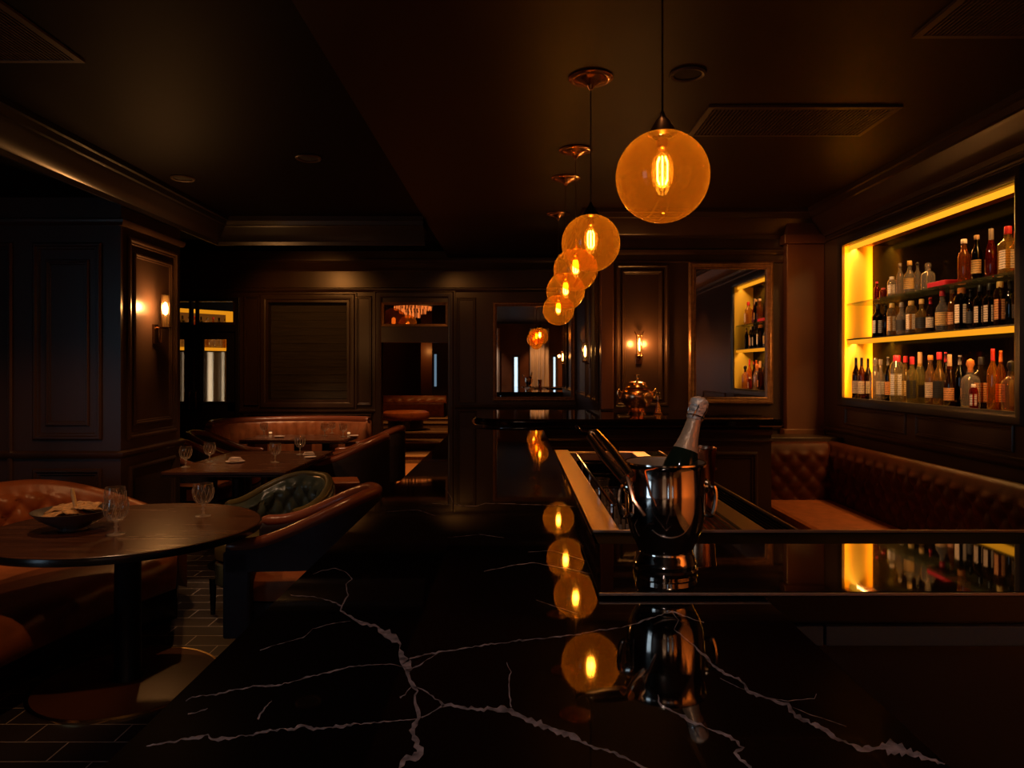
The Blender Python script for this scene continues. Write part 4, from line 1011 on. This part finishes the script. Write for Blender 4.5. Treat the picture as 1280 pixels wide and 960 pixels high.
for x in (-.52, -.02, .28):
    MB().box(x-.04, -.2, 0, x+.04, .2, .71).build('leg', 'leather_seat' if x < -.3 else 'black', t, bevel=.004)  # left leg coloured tan to stand for light falling on it

# ------------------------------------------------------------------ booths
# near booth wraps the round table from the left
t = thing('near_booth', 'curved tan leather banquette wrapping the left side of the round table', 'banquette', (0, 0, 0))
back = catmull([Vector(p) for p in ((-2.22, 4.74), (-2.58, 4.88), (-3.05, 4.80), (-3.36, 4.45), (-3.48, 3.9), (-3.50, 3.2), (-3.45, 2.4))], 8)
front = catmull([Vector(p) for p in ((-1.90, 4.02), (-1.98, 3.72), (-2.05, 3.35), (-2.10, 2.95), (-2.12, 2.6), (-2.12, 2.3))], 8)
bk, _ = resample(back, .03)
def ztb(f): return .50+.285*sstep(-.05, .32, f)
shell(back, .13, ztb, lambda f: .30, lambda s_, v, f: pillow(s_, v-.35, .17, .20, .062)*sstep(.12, .35, f), step=.022, nv=26, zout=lambda f: .05).build('tufted_back', 'leather', t, smooth='all')
N = 40; A, _ = resample(front, .02); Bk, _ = resample(back, .02)
def lerp_path(P, f):
    x = f*(len(P)-1); i = min(int(x), len(P)-2); return P[i].lerp(P[i+1], x-i)
m = MB(); rs = []
for i in range(N+1):
    f = i/N; a, b = lerp_path(A, f), lerp_path(Bk, f*.98); d = (b-a).normalized()
    ring = [(a+d*o, z) for o, z in ((.03, .27), (.0, .29), (-.015, .36), (-.01, .42), (.03, .455), (.09, .468))]
    ring += [(a.lerp(b, q), .47) for q in (.3, .6, .95)]+[(b, .30)]
    rs.append([(p.x, p.y, z) for p, z in ring])
m.rings(rs, True, True, True).build('seat', 'leather', t, smooth='all')
m = MB(); rs = []
for i in range(N+1):
    f = i/N; a, b = lerp_path(A, f), lerp_path(Bk, f*.98); d = (b-a).normalized(); a = a+d*.36
    rs.append([(a.x, a.y, 0), (a.x, a.y, .275), (b.x, b.y, .275), (b.x, b.y, 0)])
m.rings(rs, True, True, True).build('plinth', 'black', t)

# far booth, channel tufted
t = thing('far_booth', 'curved copper-brown channelled booth under the dark window at the far wall', 'banquette', (0, 0, 0))
arc = [Vector((-2.4+1.0*math.cos(math.radians(a)), 8.08+.72*math.sin(math.radians(a)))) for a in range(50, 206, 6)]
shell(arc, .11, lambda f: .90, lambda f: .20, lambda s_, v, f: .045*abs(math.sin(PI*s_/.12))**.5, step=.015, nv=8, zout=lambda f: .02).build('channelled_back', 'copper_leather', t, smooth='all')
rim_tube(arc, .1, lambda f: .905, .05).build('top_roll', 'leather_rim', t, smooth=True)
m = MB(); rs = []
for a in range(50, 200, 6):
    r_ = math.radians(a); c_, s_ = math.cos(r_), math.sin(r_)
    rs.append([(-2.4+q*c_, 8.08+q*.72*s_, z) for q, z in ((.60, .05), (.58, .38), (.60, .44), (.66, .46), (.93, .46), (.93, .05))])
m.rings(rs, True, True, True).build('seat', 'leather_dark', t, smooth='all')

# banquette under the bottle case
t = thing('wall_banquette', 'diamond-tufted oxblood leather banquette under the bottle case', 'banquette', (0, 0, 0))
ptf = lambda s_, v, f: pillow(s_, v, .145, .165, .034)
shell([Vector((2.60, 1.9)), Vector((2.60, 5.92))][::1], .12, lambda f: .915, lambda f: .40, ptf, step=.018, nv=30, zout=lambda f: .05).build('tufted_back', 'leather_dark', t, smooth='all')
shell([Vector((2.53, 5.86)), Vector((1.985, 5.86))], .12, lambda f: .915, lambda f: .40, ptf, step=.018, nv=30, zout=lambda f: .05).build('end_back', 'leather_dark', t, smooth='all')
m = MB().box(1.95, 1.9, .30, 2.56, 5.82, .455); m.build('seat', 'leather_seat', t, bevel=.035)
MB().box(2.02, 1.95, 0, 2.6, 5.80, .30).build('plinth', 'black', t)
MB().box(1.94, 5.925, 0, 2.69, 6.27, .94).build('end_box', 'wall', t, bevel=.004)

# booth on the raised hall floor
t = thing('hall_banquette', 'dark tufted banquette on the raised floor beyond the doorway', 'banquette', (-2.2, 14.5, .542))
MB().box(-.85, .0, 0, .75, .5, .28).build('seat', 'leather_dark', t, bevel=.02)
shell([Vector((.75, .5)), Vector((-.85, .5))], .12, lambda f: .42, lambda f: .02, lambda s_, v, f: pillow(s_, v, .2, .2, .04), step=.03, nv=14).build('back', 'leather', t, smooth='all')

# ------------------------------------------------------------------ tableware
def goblet(loc, label, h=.165, r=.050, group=None):
    t = thing('goblet', label, 'glass', loc, group=group)
    s_ = h/.165; q = r/.050
    MB().lathe([(.0, .058*s_), (.010*q, .059*s_), (.030*q, .070*s_), (.045*q, .092*s_), (.050*q, .118*s_), (.048*q, .145*s_), (.0445*q, .165*s_), (.0430*q, .165*s_), (.0465*q, .143*s_), (.0482*q, .118*s_), (.043*q, .094*s_), (.027*q, .074*s_), (0, .066*s_)], seg=28).build('bowl', 'clear', t, smooth=True)
    fc = MB()
    for k in range(12):
        a = 2*PI*k/12
        fc.tube([(.031*q*math.cos(a), .031*q*math.sin(a), .071*s_), (.0462*q*math.cos(a+.15), .0462*q*math.sin(a+.15), .094*s_), (.0508*q*math.cos(a+.3), .0508*q*math.sin(a+.3), .120*s_), (.0488*q*math.cos(a+.42), .0488*q*math.sin(a+.42), .143*s_)], .0013, 5)
    fc.build('cut_pattern', 'cut', t, smooth=True)
    MB().lathe([(.0, .0), (.036*q, 0), (.037*q, .003), (.012*q, .007), (.006*q, .013), (.0055*q, .028*s_), (.010*q, .034*s_), (.0055*q, .041*s_), (.006*q, .052*s_), (.011*q, .060*s_), (0, .060*s_)], seg=24).build('stem', 'solid_glass', t, smooth=True)
    return t
def on_table(x, y): return on_plane(x, y, .7505)
goblet(on_table(145, 668), 'cut glass goblet in front of the flatbread bowl on the round table', .165, .053)
goblet(on_table(144, 650), 'cut glass goblet just behind another beside the flatbread bowl', .165, .05)
goblet(on_table(254, 645), 'lone cut glass goblet near the chair side of the round table', .166, .052)
for x, y, lb in ((232, 584, 'goblet on the long table half hidden by the pillar'), (262, 578, 'goblet on the long table between the pillar and the folded napkin'), (344, 578, 'goblet on the middle of the long table, on the chair side of the napkin'), (375, 568, 'smaller goblet at the far edge of the long table')):
    goblet(on_table(x, y), lb, .160, .046, 'goblets on the long table')
for x, y, h, lb in ((330, 545, .15, 'goblet on the far booth table above its lit leg'), (406, 544.5, .14, 'goblet on the far booth table, left of two close together'), (415, 541.5, .13, 'tumbler-like goblet between two others on the far booth table'), (429, 546, .15, 'goblet on the far booth table nearest the doorway')):
    goblet(on_table(x, y), lb, h, .042, 'goblets on the far booth table')
def plate(loc, r, label, group):
    t = thing('side_plate', label, 'plate', loc, group=group)
    MB().lathe([(0, 0), (r*.6, 0), (r, .010), (r*.98, .013), (r*.6, .005), (0, .005)], seg=28).build('dish', 'linen', t, smooth=True)
def napkin(loc, label, group, rz=0):
    t = thing('folded_napkin', label, 'napkin', loc, rz, group)
    for k in range(3):
        MB().box(-.05+.006*k, -.035+.004*k, .002+.009*k, .05-.006*k, .035-.004*k, .010+.009*k).build('fold', 'linen', t, bevel=.003)
plate(on_table(294, 578), .075, 'small plate under the folded napkin on the long table', 'plates on the long table')
q = on_table(294, 578); napkin((q.x, q.y, .764), 'folded pale napkin on the small plate, long table', 'napkins')
napkin(on_table(386, 569), 'folded pale napkin lying at the far corner of the long table', 'napkins', .3)
plate(on_table(388, 572.5), .05, 'tiny plate at the far corner of the long table', 'plates on the long table')
for x, y, lb in ((349, 546.5, 'small plate beside the goblet above the lit leg, far booth table'), (442, 545.5, 'small plate on the far booth table nearest the chairs')):
    plate(on_table(x, y), .06, lb, 'plates on the far booth table')
def candle(loc, label):
    t = thing('tea_light', label, 'candle', loc, group='tea lights')
    MB().lathe([(0, 0), (.020, 0), (.024, .045), (.022, .045), (.019, .012), (0, .012)], seg=18).build('cup', 'clear', t, smooth=True)
    MB().lathe([(0, .013), (.017, .013), (.017, .028), (0, .03)], seg=14).build('wax', emat('lit_wax', (1, .5, .2), .9), t, smooth=True)
candle(on_table(338, 543), 'lit tea light near the left goblet on the far booth table'); candle(on_table(436, 543.5), 'lit tea light near the doorway end of the far booth table')

c = on_table(92, 662)
t = thing('serving_bowl', 'wide charcoal bowl full of flatbread on the round table', 'bowl', c)
MB().lathe([(.0, .004), (.06, 0), (.065, .006), (.062, .014), (.10, .034), (.145, .062), (.170, .090), (.174, .094), (.168, .094), (.14, .068), (.095, .042), (.05, .026), (0, .024)], seg=48).build('bowl_body', 'ceramic', t, smooth=True)
rr = random.Random(11)
CR = [(-.075, .01, .075, .30, .1, .5, 'broad toasted flatbread lying lowest at the left of the bowl'), (-.05, -.03, .088, .42, -.15, 1.1, 'toasted flatbread leaning forward in the bowl left of the spoon'),
      (-.07, .045, .10, .35, .2, .2, 'toasted flatbread at the back left of the bowl'), (.05, -.02, .088, -.30, .12, .8, 'toasted flatbread leaning right of the spoon'),
      (.075, .03, .095, -.38, -.1, .3, 'toasted flatbread at the back right of the bowl'), (.10, -.01, .098, -.5, .1, 1.4, 'toasted flatbread sticking out towards the goblets'),
      (0, .06, .10, .1, .5, .1, 'toasted flatbread behind the spoon at the rear of the bowl')]
for dx, dy, dz, tx, ty, rz, lb in [(q[0], q[1], q[2]-.004, q[3]*.55, q[4]*.55, q[5], q[6]) for q in CR]:
    m = MB(); n = 12; w_, l_ = .052, .075
    rs = [[], []]
    grid = [[(-l_+2*l_*i/n, (-w_+2*w_*j/7)*(1-.25*abs(i/n-.5)), .002*math.sin(i*1.9+j)+.0022*math.sin(j*2.9)+.006*math.sin(i*.45)+rr.uniform(-.001, .001)) for j in range(8)] for i in range(n+1)]
    b0 = []; V = []; F = []
    for s_ in (0, 1):
        for row in grid: V += [(x, y, z-.003*s_) for x, y, z in row]
    W = 8; T = (n+1)*W
    for i in range(n):
        for j in range(7):
            a = i*W+j; F.append((a, a+1, a+W+1, a+W)); F.append((T+a, T+a+W, T+a+W+1, T+a+1))
    for i in range(n): F += [(i*W, (i+1)*W, T+(i+1)*W, T+i*W), (i*W+7, T+i*W+7, T+(i+1)*W+7, (i+1)*W+7)]
    for j in range(7): F += [(j, T+j, T+j+1, j+1), (n*W+j, n*W+j+1, T+n*W+j+1, T+n*W+j)]
    m.add(V, F); o = m.build('flatbread', 'cracker', smooth='all', loc=(c.x+dx, c.y+dy, c.z+dz))
    o.rotation_euler = (ty, -tx, rz); tag(o, lb, 'bread', 'flatbread in the bowl')
t = thing('wooden_spoon', 'pale wooden spoon standing handle-up in the flatbread bowl', 'spoon', (c.x+.012, c.y-.015, c.z+.07))
MB().tube([(.012, 0, -.02), (.006, 0, .04), (-.006, 0, .10), (-.010, .0, .125)], [.008, .009, .010, .007], 10).build('handle', 'spoonwood', t, smooth=True)
MB().lathe([(0, -.03), (.018, -.015), (.022, .0), (.014, .015), (0, .02)], (.014, 0, -.02), 16, sy=.5).build('spoon_bowl', 'spoonwood', t, smooth=True)

# ------------------------------------------------------------------ lights
def down(x, y, tgt, p, ang, col=WARM, name='table_spot', z=2.86, blend=.7): return light('SPOT', name, (x, y, z), p, col, .03, target=tgt, angle=ang, blend=blend)
down(-2.05, 3.3, (-2.1, 3.6, .7), 34, 66, (1, .54, .27))
down(-2.2, 5.6, (-2.15, 5.9, .7), 56, 50, (1, .56, .28)); down(-1.6, 7.0, (-1.55, 7.2, .8), 60, 52)
down(-2.35, 8.0, (-2.3, 8.35, .75), 90, 56, (1, .52, .25), z=2.9)
down(-1.0, 3.5, (-1.05, 3.8, .7), 34, 40)
down(.45, 2.3, (.45, 2.45, 1.06), 8, 55, WARM, 'well_spot')
down(1.6, 3.9, (2.2, 4.9, .4), 6, 60, (1, .32, .06), 'banquette_fill')  # no such fitting; added for the glow cast by the bottle case
for y_ in (4.15, 4.85, 5.5): down(1.45, y_-.25, (2.80, y_, 1.72), 75, 34, (1, .55, .26), 'case_fill_spot')  # spots added to front-light the labels and make the bottles sparkle
down(.5, .9, (.33, 1.42, 1.35), 14, 26, (1, .6, .36), 'bucket_fill')  # lamp added to lift the foil cap and the bucket
down(1.0, 5.2, (1.0, 5.95, 1.3), 16, 40, ORANGE, 'counter_fill'); down(1.9, 5.1, (2.53, 6.3, 2.05), 24, 52, (1, .34, .07), 'pilaster_fill'); down(.5, 4.2, (.6, 5.3, .85), 18, 46, ORANGE, 'counter_fill')  # extra spots without fittings, brightening urn, pilaster and cabinet doors
down(-2.52, 7.45, (-2.55, 9.0, 1.9), 26, 80, ORANGE, 'wall_spot', z=2.80); down(-.9, 7.6, (-.6, 9.0, 1.8), 8, 70, ORANGE, 'wall_spot', z=2.80)  # first belongs to the lit cylinder; second added to brighten the wall
down(1.7, .0, (2.6, -.2, 1.1), 170, 80, ORANGE, 'reflection_fill'); down(1.7, -1.3, (2.6, -1.3, 1.1), 130, 80, ORANGE, 'reflection_fill')  # unseen spots added to light the side curtain that the bucket reflects
down(1.5, 2.4, (2.7, 2.35, 1.75), 30, 44, ORANGE, 'reflection_fill')  # added to warm the wall strip seen in the counter mirror
down(1.7, -3.0, (1.9, -3.82, 1.1), 120, 70, ORANGE, 'reflection_fill'); down(.6, -3.0, (.7, -3.82, 1.1), 85, 60, WARM, 'reflection_fill'); down(-1, -3.0, (-1, -3.82, 1.1), 85, 70, (1, .66, .46), 'reflection_fill')  # added behind the viewer to light the curtains for reflections
down(-.25, -.35, (-.05, 1.0, 1.1), 17, 62, (1, .80, .74), 'vein_fill'); down(-2.15, 3.3, (-3.2, 4.5, .65), 60, 56, WARM, 'booth_fill'); down(-2.2, 4.9, (-2.02, 3.85, .47), 30, 30, WARM, 'booth_fill', z=2.66); down(-.9, 1.5, (-2.3, 2.95, .45), 40, 30, WARM, 'booth_fill')  # fill lamps added for the marble veins and the near booth
down(-1.55, 3.9, (-1.40, 4.6, .65), 22, 44, (1, .6, .34), 'chair_fill')  # added to bring highlights onto the green leather

# ------------------------------------------------------------------ world, camera
wd = bpy.data.worlds.new('World'); sc.world = wd; wd.use_nodes = True
bg = wd.node_tree.nodes['Background']; bg.inputs[0].default_value = (.3, .4, .6, 1); bg.inputs[1].default_value = .01
cam = bpy.data.cameras.new('Camera'); co = bpy.data.objects.new('Camera', cam); COL.objects.link(co)
co.location = (0, 0, EYE); co.rotation_euler = (PI/2, 0, 0)
cam.sensor_width = 36; cam.lens = 900/1280*36; cam.shift_x = -5/1280; cam.shift_y = -18/1280; cam.clip_start = .05
sc.camera = co
sc.view_settings.view_transform = 'Standard'; sc.view_settings.look = 'None'
sc.view_settings.exposure = .18; sc.view_settings.gamma = 1
cy = sc.cycles
cy.use_denoising = True; cy.max_bounces = 10; cy.transparent_max_bounces = 24; cy.glossy_bounces = 6; cy.diffuse_bounces = 3
cy.caustics_reflective = False; cy.caustics_refractive = False; cy.sample_clamp_indirect = 4; cy.blur_glossy = .3
